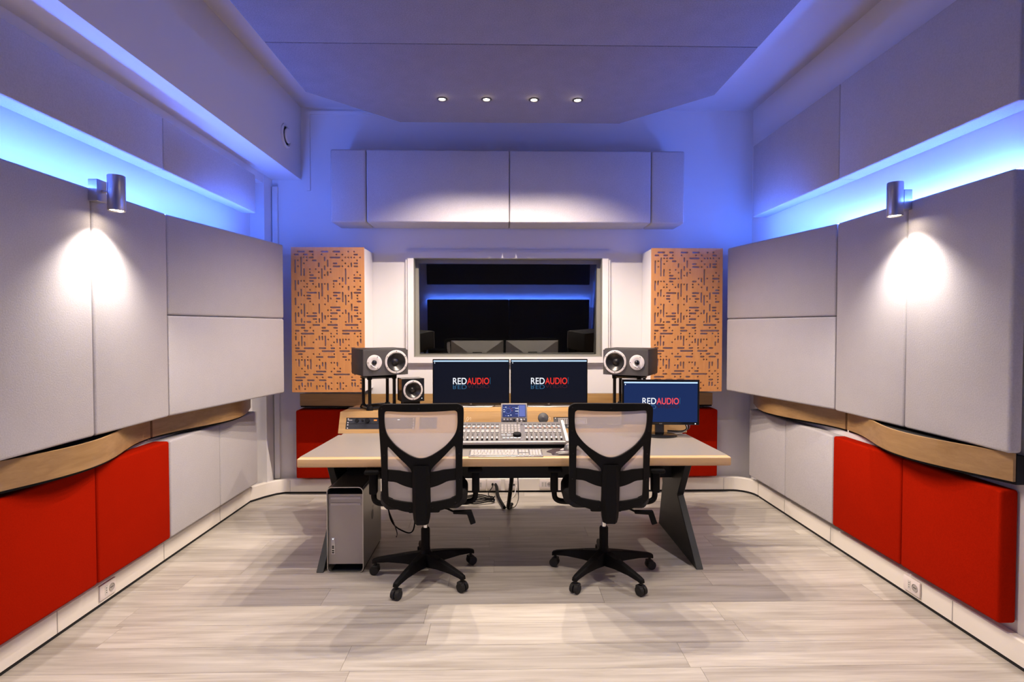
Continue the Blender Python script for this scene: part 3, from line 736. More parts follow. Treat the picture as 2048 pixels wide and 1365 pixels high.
m0, m1 = on_y(1245, 760, YM3), on_y(1397, 850, YM3)
monitor('separate blue-screen monitor on a round foot behind the right chair', (m0.x + m1.x) / 2, YM3, m1.z, m1.x - m0.x, m0.z - m1.z, 'scrblue', 'tpink', R(-4), 'acer', 'foot', DZ)

# ================================================================== SPEAKERS
def driver(parent, name, x_, z_, r, y_, tweeter=False):
    # local: facing -y at plane y_
    def L(prof, n=32): return xf(lathe(prof, n, False), (x_, y_, z_), (PI / 2, 0, 0))
    if tweeter:
        p = ob(name, L([(.0005, .001), (r, .001), (r, .004), (r * .95, .0055), (r * .5, .003), (r * .34, .002)]), 'ring', parent, smooth=True)
        ob('dome', L([(r * .34, .002), (r * .32, .008), (r * .2, .016), (.0005, .019)], 20), 'blackgl', p, smooth=True)
        for k in range(3):
            q = R(60 + 120 * k); ob('screw', xf(cyl(.0028, 0, .002, 8), (x_ + r * .85 * math.cos(q), y_ - .0045, z_ + r * .85 * math.sin(q)), (PI / 2, 0, 0)), 'black', p)
        ob('dome_guard', tube([(x_ - r * .45, y_ - .006, z_ - r * .2), (x_ - r * .3, y_ - .012, z_ - r * .45), (x_ + r * .15, y_ - .012, z_ - r * .62)], .003, 6), 'ring', p, smooth=True)
    else:
        p = ob(name, L([(r * .80, .002), (r * .82, .007), (r * .97, .006), (r, .001)]), 'ring', parent, smooth=True)
        ob('cone', L([(r * .80, .004), (r * .74, .007), (r * .68, .002), (r * .34, -.020), (r * .30, -.016), (r * .2, -.008), (.0005, -.005)]), 'cone', p, smooth=True)
        for k in range(6):
            q = R(30 + 60 * k); ob('screw', xf(cyl(.0028, 0, .002, 8), (x_ + r * .9 * math.cos(q), y_ - .0065, z_ + r * .9 * math.sin(q)), (PI / 2, 0, 0)), 'black', p)
def studio_speaker(label, slabel, fx0, fx1, py0, py1, Y, ang, sgn):
    c0 = on_y((fx0 + fx1) / 2, py1, Y); z0 = on_y(fx0, py1, Y).z; z1 = on_y(fx0, py0, Y).z
    W_ = .335; dpt = .30; H_ = z1 - z0
    t = thing('studio_speaker', label, 'speaker', (c0.x, Y, z0), (0, 0, R(ang)), 'horizontal studio speakers')
    # cabinet with a hole-free baffle; the driver cones sit in shallow wells
    wx = sgn * .075; tx = -sgn * .088; wr = .094 * .92; 
    ob('cabinet', bbox(-W_ / 2, W_ / 2, .018, dpt, 0, H_, .012, 2), 'spkside', t, smooth=True)
    hole = [(wx + wr * .80 * math.cos(2 * PI * k / 28), H_ / 2 + wr * .80 * math.sin(2 * PI * k / 28)) for k in range(28)]
    ob('baffle', plate([(-W_ / 2 + .002, .004), (W_ / 2 - .002, .004), (W_ / 2 - .002, H_ - .01), (-W_ / 2 + .002, H_ - .01)], [hole], .0179), 'spk', t)
    driver(t, 'woofer', wx, H_ / 2, wr, 0)
    driver(t, 'tweeter', tx, H_ / 2 + .0, .055, 0, True)
    ob('badge', bbox(sgn * .155 - .004, sgn * .155 + .004, -.002, 0, H_ / 2 - .01, H_ / 2 + .006, .001), 'lgrey', t)
    # stand
    s = thing('speaker_stand', slabel, 'speaker stand', (c0.x, Y, BZ + .0006), (0, 0, R(ang)), 'black speaker stands')
    hh = z0 - BZ - .0006
    rect = [(-.10, .07), (.085, .07), (.085, .22), (-.10, .22)]
    for z_, nm in ((.013, 'base_frame'), (hh - .013, 'top_frame')):
        ob(nm, tube(smoothpath([(*p, z_) for p in rect + [rect[0]]], 6)[:-1], .0125, 8, True), 'blackgl', s, smooth=True)
    for (x_, y_) in rect:
        ob('post', xf(cyl(.0125, .012, hh - .012, 12), (x_, y_, 0)), 'blackgl', s, smooth=True)
        ob('foot', xf(lathe([(.026, 0), (.026, .008), (.017, .03), (.012, .03)], 18), (x_, y_, .0)), 'black', s, smooth=True)
        ob('cap', xf(lathe([(.012, hh - .03), (.017, hh - .03), (.02, hh), (.0005, hh)], 18, False), (x_, y_, 0)), 'black', s, smooth=True)
studio_speaker('graphite studio speaker lying on its side, left of the window', 'black tubular stand under the left studio speaker', 731, 814, 698, 752, 3.98, 31, 1)
studio_speaker('graphite studio speaker lying on its side, right of the window', 'black tubular stand under the right studio speaker', 1209, 1291, 698, 752, 3.98, -29, -1)
# small cube speaker
c = on_y(824, 804, 3.98)
t = thing('cube_speaker', 'small glossy black cube speaker beside the left speaker stand', 'speaker', (c.x + .012, 3.955, BZ + .0006), (0, 0, R(24)))
sz = .165; zb = c.z - BZ + .004
hole = [(.0 + .058 * math.cos(2 * PI * k / 28), zb + sz / 2 + .058 * math.sin(2 * PI * k / 28)) for k in range(28)]
ob('cabinet', bbox(-sz / 2, sz / 2, .018, .13, zb, zb + sz, .004), 'blackgl', t)
ob('baffle', plate([(-sz / 2, zb), (sz / 2, zb), (sz / 2, zb + sz), (-sz / 2, zb + sz)], [hole], .0179), 'blackgl', t)
driver(t, 'woofer', 0, zb + sz / 2, .072, 0)
ob('base_plate', bbox(-.06, .06, .03, .12, 0, zb, .003), 'black', t)
ob('power_light', box(.062, .067, -.001, 0, zb + .018, zb + .023), 'pled', t)

# ================================================================== CONTROL SURFACE
A = on_y(917, 884, 3.36); B = on_y(1131, 884, 3.36)
cx0, cx1 = A.x, B.x; CW = cx1 - cx0
zf = A.z; tilt = R(13.5); CDp = .30
ctl = thing('control_surface', 'silver audio mixing control surface with faders between the chairs', 'mixing console', (cx0, 3.36, DZ + .0005))
zl = zf - DZ
kw = dict(parent=ctl, loc=(0, 0, zl), rot=(tilt, 0, 0))
ob('deck', bbox(0, CW, 0, CDp, -.022, 0, .003), 'mgrey', **kw)
ob('front_lip', bbox(0, CW, -.014, -.0005, -.016, .002, .003), 'lgrey', **kw)
for x_ in (-.02, CW + .001): ob('side_cheek', bbox(x_, x_ + .019, -.016, CDp + .004, -.03, .012, .004), 'white', **kw)
v = [(x_, y_, z_) for x_ in (.004, CW - .004) for y_, z_ in ((.004, 0), (.28, 0), (.28, zl + .03), (.004, zl - .026))]
ob('riser', (v, [(0, 1, 2, 3), (7, 6, 5, 4), (0, 4, 5, 1), (1, 5, 6, 2), (2, 6, 7, 3), (3, 7, 4, 0)]), 'black', ctl)
def rep(name, g, m, locs, **kw2):
    d = None
    for l in locs:
        o = ob(name, g, m, ctl, data=d); d = o.data
        o.rotation_euler = (tilt, 0, 0)
        o.location = Vector((0, 0, zl)) + Euler((tilt, 0, 0)).to_matrix() @ Vector(l)
pit = .0305
fx = [.022 + pit * i for i in range(8)] + [CW - .022 - pit * (7 - i) for i in range(8)]
rep('fader_slot', box(-.0018, .0018, .03, .115, .0, .0006), 'darkgap', [(x_, 0, 0) for x_ in fx])
rep('strip_divider', box(-.0008, .0008, .015, .27, .0, .0006), 'lgrey', [(x_ + pit / 2, 0, 0) for x_ in fx if abs(x_ + pit / 2 - CW) > .02])
rep('fader_cap', bbox(-.0055, .0055, 0, .024, .0008, .011, .003), 'white', [(x_, .028, 0) for x_ in fx])
rep('fader_skirt', bbox(-.0062, .0062, 0, .010, .0008, .008, .002), 'black', [(x_, .0175, 0) for x_ in fx])
rep('channel_button', bbox(-.010, .010, 0, .018, 0, .005, .002), 'lgrey', [(x_, y_, 0) for x_ in fx for y_ in (.130, .153)])
rep('encoder', cyl(.0075, 0, .016, 14), 'white', [(x_, .19, 0) for x_ in fx])
rep('scribble_display', bbox(-.011, .011, 0, .018, 0, .003, .001), 'dgrey', [(x_, .245, 0) for x_ in fx])
rep('channel_key', bbox(-.008, .008, 0, .012, 0, .004, .0015), 'white', [(x_, .222, 0) for x_ in fx])
for u0, u1 in ((.004, .004 + pit * 8), (CW - .004 - pit * 8, CW - .004)): rep('orange_stripe', box(u0, u1, .206, .209, 0, .0007), 'orange', [(0, 0, 0)])
m0_, m1_ = .022 + pit * 7 + pit / 2 + .006, CW - .022 - pit * 7 - pit / 2 - .006
MW = m1_ - m0_
rep('transport_key', bbox(-.0095, .0095, 0, .014, 0, .008, .002), 'white', [(m0_ + .022 + .0235 * k, .030, 0) for k in range(5)])
rep('section_key', bbox(-.008, .008, 0, .011, 0, .005, .0015), 'key', [(m0_ + .012 + .0215 * k, .115 + .0175 * j, 0) for k in range(7) for j in range(8) if m0_ + .012 + .0215 * k < m1_ - .006])
rep('curved_key', bbox(-.014, .014, 0, .012, 0, .006, .003), 'lgrey', [(m0_ + .018, .065, 0), (m0_ + .052, .065, 0), (m0_ + .018, .088, 0), (m0_ + .052, .088, 0)])
ob('jog_wheel', lathe([(.026, .0), (.026, .013), (.024, .016), (.012, .0145), (.0005, .015)], 32, False), 'black', ctl, Vector((0, 0, zl)) + Euler((tilt, 0, 0)).to_matrix() @ Vector((m0_ + .105, .085, 0)), (tilt, 0, 0), True)
rep('joystick', cyl(.006, 0, .034, 12), 'white', [(m0_ + .112, .27, 0), (m0_ + .138, .262, 0)])
# touch display standing on the console's rear edge
p0, p1 = on_y(1002, 811, 3.63), on_y(1055, 849, 3.63)
td = thing('touch_display', 'small touch display with a blue dial, standing behind the console', 'display', (p0.x, 3.665, p1.z + .006), (R(-8), 0, 0))
w_, h_ = p1.x - p0.x, p0.z - p1.z
ob('housing', bbox(0, w_, 0, .022, 0, h_, .004), 'lgrey', td, smooth=True)
ob('lower_strip', bbox(.004, w_ - .004, -.003, -.0005, .006, .030, .001), 'mgrey', td)
s = ob('screen', box(.010, w_ - .010, -.003, -.0002, .036, h_ - .008), 'ui', td)
ob('dial_ring', xf(lathe([(.017, 0), (.0195, 0), (.0195, .001), (.017, .001), (.017, 0)], 32, False), (.048, -.0032, .036 + (h_ - .044) / 2), (PI / 2, 0, 0)), 'uil', s)
ob('meter_grid', box(w_ * .69, w_ - .014, -.0036, -.0031, .04, h_ - .012), 'uil', s)
for k in range(9): ob('meter_mark', box(w_ * .655, w_ * .672, -.0036, -.0031, .04 + .008 * k, .0445 + .008 * k), 'uiw', s)
for k, (x_, z_) in enumerate([(.016, .095), (.016, .082), (.016, .068), (.028, .042), (.045, .042), (.062, .046), (.075, .095), (.095, .090), (.095, .072), (.095, .055), (.028, .098)]):
    ob('value_box', box(x_, x_ + (.022 if x_ > .07 else .009), -.0036, -.0031, z_ * h_ / .125, z_ * h_ / .125 + .0045), 'uiw' if k % 3 else 'uil', s)
for x_, z_ in ((.058, .1), (.07, .088), (.072, .075)): ob('warning_dot', box(x_, x_ + .004, -.0036, -.0031, z_ * h_ / .125, z_ * h_ / .125 + .004), 'uir', s)
for k in range(7): ob('soft_knob', xf(lathe([(.006, 0), (.006, .01), (.004, .012), (.0005, .012)], 14, False), (w_ * (.12 + .127 * k), -.003, .018), (PI / 2, 0, 0)), 'black' if k == 3 else 'lgrey', td, smooth=True)
ob('foot_bracket', bbox(.02, w_ - .02, .0225, .045, -.085, .02, .003), 'black', td)
# round dark talkback puck and keyboard, mouse
c = on_y(1087, 849, 3.70)
t = thing('talkback_puck', 'dark grey domed disc standing behind the console', 'controller', (c.x, 3.74, DZ + .0006))
ob('dome', xf(lathe([(.036, 0), (.036, .012), (.032, .018), (.0005, .024)], 28, False), (0, 0, c.z - DZ + .034), (R(70), 0, 0)), 'dgrey', t, smooth=True)
ob('foot', bbox(-.02, .02, .0, .04, 0, c.z - DZ + .03, .003), 'black', t)
ka, kb = on_z(937, 912, DZ + .012), on_z(1087, 912, DZ + .012)
kbd = thing('keyboard', 'slim white computer keyboard at the desk front edge', 'keyboard', (ka.x, ka.y, DZ + .0012), (R(4), 0, 0))
KW, KD = kb.x - ka.x, .125
ob('tray', bbox(0, KW, 0, KD, 0, .007, .003), 'alu', kbd, smooth=True)
def keys(x0_, x1_, n, y0_, y1_):
    p_ = (x1_ - x0_) / n
    for k in range(n): ob('key', bbox(x0_ + p_ * k + .0009, x0_ + p_ * (k + 1) - .0009, y0_ + .0009, y1_ - .0009, .0071, .0105, .0008, 1), 'key', kbd)
mw = KW * .66
for r_ in range(6):
    y0_ = .008 + r_ * .0187
    if r_ == 0: keys(.008, mw * .25, 3, y0_, y0_ + .0187); keys(mw * .25, mw * .68, 1, y0_, y0_ + .0187); keys(mw * .68, mw, 3, y0_, y0_ + .0187)
    else: keys(.008, mw, 14 if r_ > 2 else 12, y0_, y0_ + .0187)
    if r_ != 2: keys(mw + .006, mw + .006 + .058, 3, y0_, y0_ + .0187)
    keys(mw + .07, KW - .008, 4, y0_, y0_ + .0187)
pc = on_z(1128, 907, DZ)
mp = thing('mouse_pad', 'dark glossy mouse pad with raised wrist rest', 'mouse pad', (pc.x, pc.y, DZ + .0004))
kid = [(-.10 + .0, .03), (-.075, .0), (-.072, -.045), (-.03, -.055), (.04, -.055), (.085, -.045), (.10, 0), (.10, .07), (.07, .11), (0, .12), (-.05, .10), (-.085, .06)]
ob('mat', bevelled(prism([tuple(p)[:2] for p in smoothpath([(*q, 0) for q in kid + [kid[0]]], 4)[:-1]], 0, .004), .001, 1), 'mousepad', mp)
ob('wrist_rest', xf(lathe([(.001, .019), (.4, .018), (.8, .012), (1, 0)], 28, False), (.012, -.03, .0041), sc=(.082, .03, 1)), 'mousepad', mp, smooth=True)
ms = thing('computer_mouse', 'silver and dark sculpted computer mouse on the pad', 'mouse', (pc.x + .035, pc.y + .03, DZ + .0047), (0, 0, R(-12)))
ob('shell', xf(lathe([(.9, 0), (1, .008), (.95, .02), (.72, .034), (.4, .043), (.001, .046)], 28, False), sc=(.034, .058, 1)), 'dgrey', ms, smooth=True)
ob('top_button', xf(lathe([(.66, .034), (.6, .039), (.35, .0455), (.001, .0485)], 24, False), (0, .006, 0), sc=(.034, .058, 1)), 'lgrey', ms, smooth=True)
ob('scroll_wheel', xf(cyl(.008, -.003, .003, 14), (0, .034, .042), (0, PI / 2, 0)), 'black', ms)
ob('thumb_wing', bevelled(prism([(-.055, -.02), (-.03, -.03), (-.028, .03), (-.045, .02)], .002, .012), .002, 1), 'lgrey', ms)
# cable tray plate on the bridge top left
c = on_z(710, 818, BZ)
tag(ob('cable_grommet', bbox(-.045, .045, -.035, .035, 0, .004, .001), 'dgrey', loc=(c.x, 4.09, BZ + .0008)), 'dark metal cable grommet plate on the bridge end', 'grommet')

# ================================================================== COMPUTER TOWER
p0 = on_z(655, 1146, 0); p1 = on_z(727, 1146, 0)
TW, TH, TD = p1.x - p0.x, on_y(691, 975, p0.y).z, .475
tw = thing('computer_tower', 'silver aluminium computer tower with perforated front under the desk', 'computer', (p0.x, p0.y, .0006))
def rrect(w0, h0, r, x_=0, z_=0, n=6):
    out = []
    for cx_, cz_, q0 in ((w0 - r, r, -90), (w0 - r, h0 - r, 0), (r, h0 - r, 90), (r, r, 180)):
        for k in range(n + 1): q = R(q0 + 90 * k / n); out.append((x_ + cx_ + r * math.cos(q), z_ + cz_ + r * math.sin(q)))
    return out
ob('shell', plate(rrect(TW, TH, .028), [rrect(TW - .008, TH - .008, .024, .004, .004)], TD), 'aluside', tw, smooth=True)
ob('front_rim', plate(rrect(TW + .001, TH + .001, .028, -.0005, 0), [rrect(TW - .007, TH - .008, .0245, .0035, .004)], .004, lambda u, v, q: (u, q - .0045, v)), 'alu', tw)
fr = ob('perforated_front', box(.0045, TW - .0045, .012, .03, .046, TH - .046), 'perf', tw)
ob('core_box', box(.005, TW - .005, .031, TD - .004, .046, TH - .046), 'dgrey', tw)
for z_ in (TH - .075, TH - .112): ob('drive_flap', bbox(.018, TW - .018, .0085, .0118, z_, z_ + .014, .001), 'white', fr)
ob('port_strip', bbox(.02, .042, .0095, .0118, .105, .205, .001), 'white', fr)
for k, z_ in enumerate((.112, .124, .14, .150)): ob('port', box(.025, .037, .0088, .0094, z_, z_ + .007), 'darkgap', fr)
ob('power_light', box(.028, .033, .0088, .0094, .194, .2), 'pled', fr)
for z_ in (.004, TH - .045): ob('handle_floor', box(.005, TW - .005, .012, TD - .01, z_ + (.0 if z_ < .1 else .036), z_ + (.002 if z_ < .1 else .038)), 'bluegrey', tw)
# fruit-shaped emblem on the flank
ap = []
for k in range(28):
    q = 2 * PI * k / 28; r_ = .030 * (1 - .10 * math.cos(2 * q + .0)) ; x_, z_ = r_ * math.cos(q), r_ * math.sin(q) * .98
    if abs(x_) < .008 and z_ > 0: z_ -= .004
    if abs(x_) < .006 and z_ < 0: z_ += .003
    dx_ = x_ - .036
    if dx_ * dx_ + (z_ - .006) ** 2 < .0125 ** 2: x_ = .036 - math.sqrt(max(0, .0125 ** 2 - (z_ - .006) ** 2))
    ap.append((x_, z_))
em = ob('emblem', xf(plate(ap, [], .0006, lambda u, v, q: (q, u, v)), (TW + .0001, .23, TH * .53)), 'dgrey', tw)
ob('emblem_leaf', xf(plate([(0, .034), (.004, .044), (.012, .05), (.0105, .041)], [], .0006, lambda u, v, q: (q, u, v)), (TW + .0001, .23, TH * .53)), 'alu', em)

# ================================================================== OFFICE CHAIRS
K = 1148.0
def cz_(yc): return 1.051 - (yc - 85) / K
def ux(xc): return (xc - 806) / K
def densify(lp, step=.02):
    out = []
    for i in range(len(lp)):
        a_, b_ = Vector(lp[i]), Vector(lp[(i + 1) % len(lp)]); n = max(1, int((b_ - a_).length / step))
        for k in range(n): out.append(tuple(a_ + (b_ - a_) * k / n))
    return out
def cr(pts, k=5): return [(p.x, p.y) for p in smoothpath([(*q, 0) for q in pts], k)]
half = [(806, 79), (700, 80), (610, 84), (575, 88), (553, 104), (543, 135), (546, 260), (552, 440), (553, 600), (552, 680), (562, 712), (600, 738), (680, 762), (740, 770), (806, 772)]
left = cr([(ux(a_), cz_(b_)) for a_, b_ in half], 4)
outer = left[:-1] + [(-x_, z_) for x_, z_ in reversed(left)][:-1]
up = [(806, 128), (690, 128), (610, 127), (590, 132), (582, 150), (583, 225), (600, 285), (655, 350), (725, 398), (765, 417), (790, 423.5), (806, 424.5)]
hl = cr([(ux(a_), cz_(b_)) for a_, b_ in up], 4)
hole_up = hl[:-1] + [(-x_, z_) for x_, z_ in reversed(hl)][:-1]
lo = [(595, 368), (599, 358), (610, 360), (670, 420), (730, 478), (746, 505), (750, 560), (750, 700), (740, 707), (680, 702), (622, 694), (600, 684), (594, 660), (594, 500)]
lo_l = cr([(ux(a_), cz_(b_)) for a_, b_ in lo + [lo[0]]], 3)[:-1]
lo_r = [(-x_, z_) for x_, z_ in reversed(lo_l)]
def backmap(u, v, q):
    y_ = -.262 + 1.1 * u * u + q - .10 * (v - .72) - .12 * max(0, v - .8) ** 1.5
    return (u, y_, v)
frame_g = plate(densify(outer), [densify(hole_up), densify(lo_l), densify(lo_r)], .030, backmap)
# the net: a grid following the curved back
def netgrid():
    v, f, idx = [], [], {}
    nx, nz = 22, 30
    for i in range(nx + 1):
        for j in range(nz + 1):
            u = -.205 + .41 * i / nx; z_ = .505 + .515 * j / nz
            idx[i, j] = len(v); v.append(backmap(u, z_, .017))
    for i in range(nx):
        for j in range(nz): f.append((idx[i, j], idx[i + 1, j], idx[i + 1, j + 1], idx[i, j + 1]))
    return v, f
netg = netgrid()
def slab_curve(x0_, x1_, zf_, t_, q0, n=24):
    """bar across the back between x0..x1; zf_(x)->(z0,z1)"""
    v, f = [], []
    for i in range(n + 1):
        x_ = x0_ + (x1_ - x0_) * i / n; za, zb_ = zf_(x_)
        for q in (q0, q0 + t_): v += [backmap(x_, za, q), backmap(x_, zb_, q)]
    for i in range(n):
        k = 4 * i
        for a_, b_ in ((0, 1), (1, 3), (3, 2), (2, 0)): f.append((k + a_, k + b_, k + 4 + b_, k + 4 + a_))
    f.append((0, 1, 3, 2)); f.append((4 * n, 4 * n + 2, 4 * n + 3, 4 * n + 1))
    return v, f
CH = {}
def chair(label, loc, rz, base_rot):
    t = thing('office_chair', label, 'chair', (*loc, 0), (0, 0, R(rz)), 'mesh-back office chairs')
    def P(name, g, m, parent=None, smooth=True, key=None, **k2):
        key = key or name
        o = ob(name, g() if callable(g) and key not in CH else g if not callable(g) else None, m, parent or t, smooth=smooth, data=CH.get(key), **k2)
        CH[key] = o.data; return o
    fr = P('back_frame', frame_g, 'black', smooth=False)
    for i, (xc, yc) in enumerate([(568, 112), (797, 108), (1034, 113), (568, 262), (1045, 262), (575, 410), (1040, 410), (572, 576), (1042, 576), (598, 722), (1015, 722), (735, 742), (872, 742)]):
        c_ = backmap(ux(xc), cz_(yc), 0)
        o = P('screw', xf(cyl(.0042, -.001, .0012, 8), (0, 0, 0), (PI / 2, 0, 0)), 'darkgap', fr, loc=c_)
    P('mesh_back', netg, 'net')
    P('lumbar_support', slab_curve(-.2, .2, lambda x_: (.622 - .035 * max(0, 1 - (abs(x_) / .14) ** 2) - .0, .687 - .012 * max(0, 1 - (abs(x_) / .12) ** 2)), .012, .003), 'black')
    # spine: thick upright with an arched lower boss
    def spine():
        v, f = [], []
        rows = [(.715, .040, .014), (.66, .047, .022), (.58, .048, .034), (.50, .048, .046), (.455, .047, .05), (.42, .044, .05), (.393, .038, .045)]
        for z_, hw, th in rows:
            yb_ = backmap(0, z_, 0)[1]
            v += [(-hw, yb_ - .006, z_), (-hw * .6, yb_ - th * .7, z_), (hw * .6, yb_ - th * .7, z_), (hw, yb_ - .006, z_), (hw, yb_ + .03, z_), (-hw, yb_ + .03, z_)]
        for i in range(len(rows) - 1):
            for k in range(6): j = (k + 1) % 6; f.append((6 * i + k, 6 * i + j, 6 * i + 6 + j, 6 * i + 6 + k))
        f.append(tuple(range(6))); f.append(tuple(6 * (len(rows) - 1) + k for k in range(5, -1, -1)))
        return v, f
    P('spine', spine(), 'black', smooth=False)
    P('back_bracket', tube(smoothpath([(0, -.24, .42), (0, -.16, .405), (0, -.04, .42), (0, .05, .43)], 5), .028, 10), 'black')
    seat = bevelled(prism([(-.20, -.20), (.20, -.20), (.245, -.10), (.25, .10), (.22, .24), (.12, .27), (-.12, .27), (-.22, .24), (-.25, .10), (-.245, -.10)], .455, .535), .022, 3)
    P('seat', seat, 'softblk')
    P('seat_mechanism', bbox(-.09, .09, -.09, .14, .40, .452, .01), 'black')
    for s_ in (-1, 1):
        arm = tube(smoothpath([(s_ * .10, -.02, .445), (s_ * .22, -.02, .438), (s_ * .285, -.02, .455), (s_ * .295, -.02, .52), (s_ * .295, -.02, .585)], 6), [.016] * 25, 10)
        P('arm_post', arm, 'black', key='arm%d' % s_)
        P('arm_sleeve', xf(bbox(-.022, .022, -.032, .032, .50, .628, .008), (s_ * .295, -.02, 0)), 'black', key='sleeve%d' % s_)
        P('armrest', xf(bbox(-.042, .042, -.12, .13, .629, .655, .011, 3), (s_ * .292, .01, 0)), 'black', key='pad%d' % s_)
    lv = ob('lever', tube([(.08, -.06, .425), (.13, -.07, .418), (.16, -.075, .405), (.17, -.075, .402)], .006, 8), 'black', t, smooth=True)
    ob('lever_paddle', bevelled(xf(prism([(.165, .408), (.27, .408), (.295, .335), (.265, .325), (.245, .385), (.165, .39)], -.012, .012), (0, -.075, 0), (PI / 2, 0, 0)), .003, 1), 'black', lv)
    P('gas_piston', cyl(.0145, .27, .42, 16), 'chrome')
    P('piston_sleeve', lathe([(.026, .09), (.026, .278), (.0225, .286), (.015, .286)], 20), 'black')
    b = P('star_base', lathe([(.05, .075), (.05, .105), (.042, .14), (.028, .155), (.027, .17)], 20), 'black', rot=(0, 0, R(base_rot - rz)))
    for k in range(5):
        q = 2 * PI * k / 5
        sec = [(.03, .034, .068, .145), (.12, .028, .078, .132), (.22, .022, .080, .114), (.29, .019, .074, .10), (.318, .017, .066, .09)]
        v = []; f = []
        for r_, hw, za, zb_ in sec: v += [(r_, -hw, za), (r_, hw, za), (r_, hw * .7, zb_), (r_, -hw * .7, zb_)]
        for i in range(len(sec) - 1):
            for m_ in range(4): j = (m_ + 1) % 4; f.append((4 * i + m_, 4 * i + j, 4 * i + 4 + j, 4 * i + 4 + m_))
        f.append((3, 2, 1, 0)); f.append(tuple(4 * (len(sec) - 1) + m_ for m_ in range(4)))
        lg = P('base_arm', bevelled((v, f), .004, 1), 'black', b, rot=(0, 0, q))
        c_ = P('caster', join(xf(cyl(.026, -.023, -.004, 18), (.305, 0, .027), (PI / 2, 0, 0)), xf(cyl(.026, .004, .023, 18), (.305, 0, .027), (PI / 2, 0, 0)),
               xf(cyl(.008, 0, .04, 10), (.30, 0, .035)), xf(bbox(-.024, .012, -.0235, .0235, .036, .056, .006), (.305, 0, 0))), 'rubber', b, rot=(0, 0, q))
    return t
chair('black mesh-back office chair beside the computer tower', (-.447, 3.215), 3.0, 31)
chair('black mesh-back office chair in front of the separate blue monitor', (.605, 3.215), -2.5, 13)

# ================================================================== SOCKETS AND CABLES
def outlet(label, loc, rz, kind='both', sz=(.118, .08)):
    t = thing('wall_socket', label, 'socket', loc, (0, 0, rz), 'wall sockets on the skirting')
    w_, h_ = sz
    ob('cover_plate', bbox(-w_ / 2, w_ / 2, -.010, 0, -h_ / 2, h_ / 2, .004), 'socket', t, smooth=True)
    def pins(x_):
        m_ = ob('socket_module', bbox(x_ - .011, x_ + .011, -.0112, -.0101, -.024, .024, .0005, 1), 'white', t)
        for z_ in (-.012, 0, .012): ob('pin_hole', xf(cyl(.0028, 0, .0006, 8), (x_, -.0112, z_), (PI / 2, 0, 0)), 'darkgap', m_)
    def schuko(x_):
        m_ = ob('round_socket', xf(lathe([(.0205, 0), (.0205, .002), (.019, .002), (.0185, -.0), (.0005, -.0)], 24, False), (x_, -.0103, 0), (PI / 2, 0, 0)), 'lgrey', t, smooth=True)
        for dx_ in (-.008, 0, .008): ob('pin_hole', xf(cyl(.0028, 0, .0008, 8), (x_ + dx_, -.0104, 0), (PI / 2, 0, 0)), 'darkgap', m_)
    if kind == 'both': schuko(.026); pins(-.014)
    if kind == 'pins': pins(-.012); pins(.014)
    if kind == 'triple': pins(-.034); pins(-.008); schuko(.026)
    if kind == 'data':
        for x_ in (-.02, .018): ob('data_port', box(x_ - .008, x_ + .008, -.0112, -.0101, -.01, .006), 'dgrey', t)
    if kind == 'plug':
        for x_ in (-.012, .014): ob('cable_gland', xf(cyl(.010, 0, .02, 14), (x_, -.01, .005), (PI / 2, 0, 0)), 'black', t)
sa = on_x(213, 1184, -2.096); outlet('white wall socket in the skirting below the red panels, left side', (-2.0962, sa.y, .074), PI / 2, 'both')
sb = on_x(1826, 1168, 2.209); outlet('white wall socket in the skirting below the red panels, right side', (2.2092, sb.y, .074), -PI / 2, 'both')
for px_, k, l in ((958, 'pins', 'white socket with two pin rows under the desk, near the left chair'), (988, 'plug', 'white cover plate with two black cable glands under the desk'),
                  (1024, 'data', 'white data socket with a white lead under the desk'), (1093, 'triple', 'white triple socket under the desk, near the right chair')):
    c_ = on_y(px_, 974, 4.83); outlet(l, (c_.x, 4.839, .074), 0, k, (.125, .082))
def cable(label, pts_, r_, m='black', k=8, cat='cable', grp=None):
    return tag(ob('cable', tube(smoothpath(pts_, k), r_, 6), m, smooth=True), label, cat, grp)
c_ = on_y(991, 972, 4.80); q = on_z(1009, 1019, 0.012); d = on_y(1023, 962, 3.80)
cable('thick black cable sleeve from the wall gland to the floor', [(c_.x, 4.81, .079), (c_.x + .01, 4.76, .075), (c_.x + .025, 4.62, .035), (q.x, q.y + .02, .018)], .014)
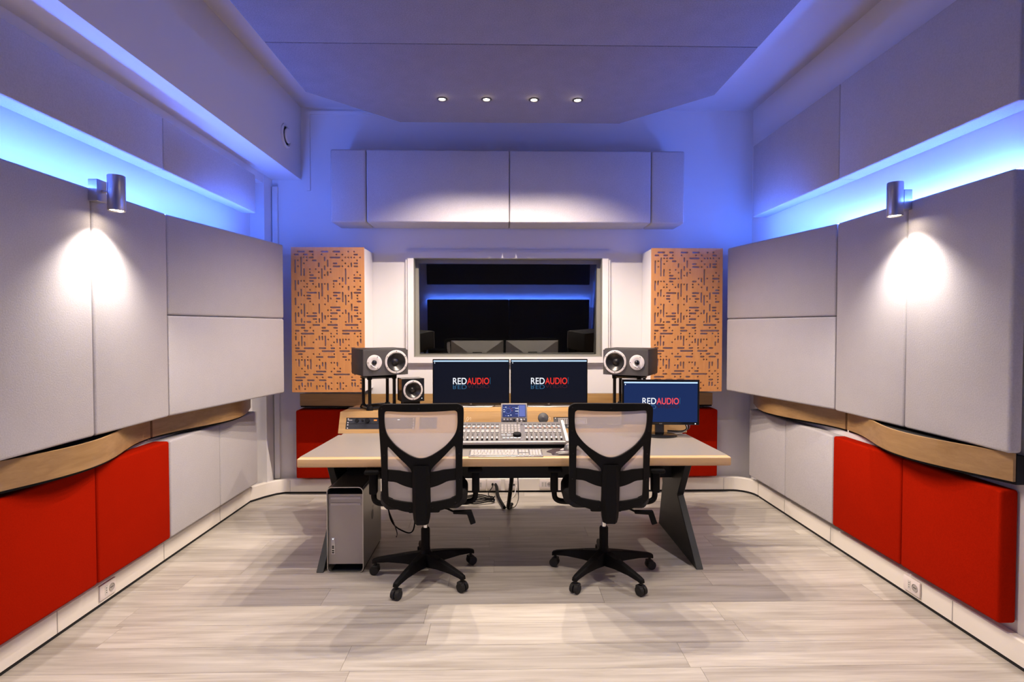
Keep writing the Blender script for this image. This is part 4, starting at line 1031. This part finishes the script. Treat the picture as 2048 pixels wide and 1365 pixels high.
cable('thick black cable sleeve hanging from the desk to the floor', [(d.x, 3.80, .50), (d.x + .002, 3.88, .38), (d.x - .01, 4.15, .16), (q.x + .03, q.y - .02, .03), (q.x + .06, q.y + .1, .02)], .015)
c_ = on_y(1033, 977, 4.80)
cable('thin white network lead at the data socket', [(c_.x + .0, 4.822, .071), (c_.x - .005, 4.79, .06), (c_.x - .03, 4.7, .006), (c_.x - .12, 4.55, .004)], .0035, 'white')
cable('thin black cord looping beside the cable sleeves', [(.11, 3.80, .5), (.12, 3.9, .3), (.13, 4.3, .1), (.10, 4.4, .012), (.03, 4.42, .006)], .003)
c0 = on_z(952, 1003, 0.02)
coil = []
for k in range(46):
    q_ = 2 * PI * k / 15; coil.append((c0.x + (.15 + .006 * math.sin(k)) * math.cos(q_), c0.y + .03 + (.075 + .006 * math.cos(1.7 * k)) * math.sin(q_), .008 + .0009 * k + .004 * math.sin(k * 2.1)))
cable('black cable coiled on the floor under the desk', coil, .0055, 'black', 3)
c_ = on_y(984, 974, 4.80)
cable('thin black lead from the gland to the coil', [(c_.x, 4.81, .079), (c_.x + .005, 4.78, .07), (c_.x - .03, 4.7, .03), (c0.x + .14, c0.y + .06, .02)], .004)
cable('black cord drooping behind the computer tower', [(-.80, 3.79, .40), (-.78, 3.85, .12), (-.70, 3.88, .02), (-.62, 3.86, .04), (-.60, 3.82, .3)], .005)
cable('brown cord drooping behind the computer tower', [(-.86, 3.79, .38), (-.80, 3.84, .2), (-.74, 3.86, .03), (-.73, 3.80, .008)], .004, 'mousepad')
b0 = on_y(1352, 862, 3.80)
for i, (m_, dx_, hh) in enumerate((('white', 0, .07), ('black', .015, .09), ('mgrey', .03, .06), ('black', -.01, .05))):
    cable(['white lead bulging out behind the separate monitor', 'black lead looping high behind the separate monitor', 'grey lead looping behind the separate monitor', 'short black lead low behind the separate monitor'][i],
          [(b0.x - .09, 3.765, .86 - .012 * i), (b0.x - .02 + dx_, 3.80, .84), (b0.x + .05 + dx_, 3.80, .80 + hh * .2), (b0.x + .075 + dx_ * .5, 3.79, .765), (b0.x + .05, 3.82, DZ + .006 + .004 * i), (b0.x - .05, 3.835, DZ + .006 + .004 * i)], .0035, m_)
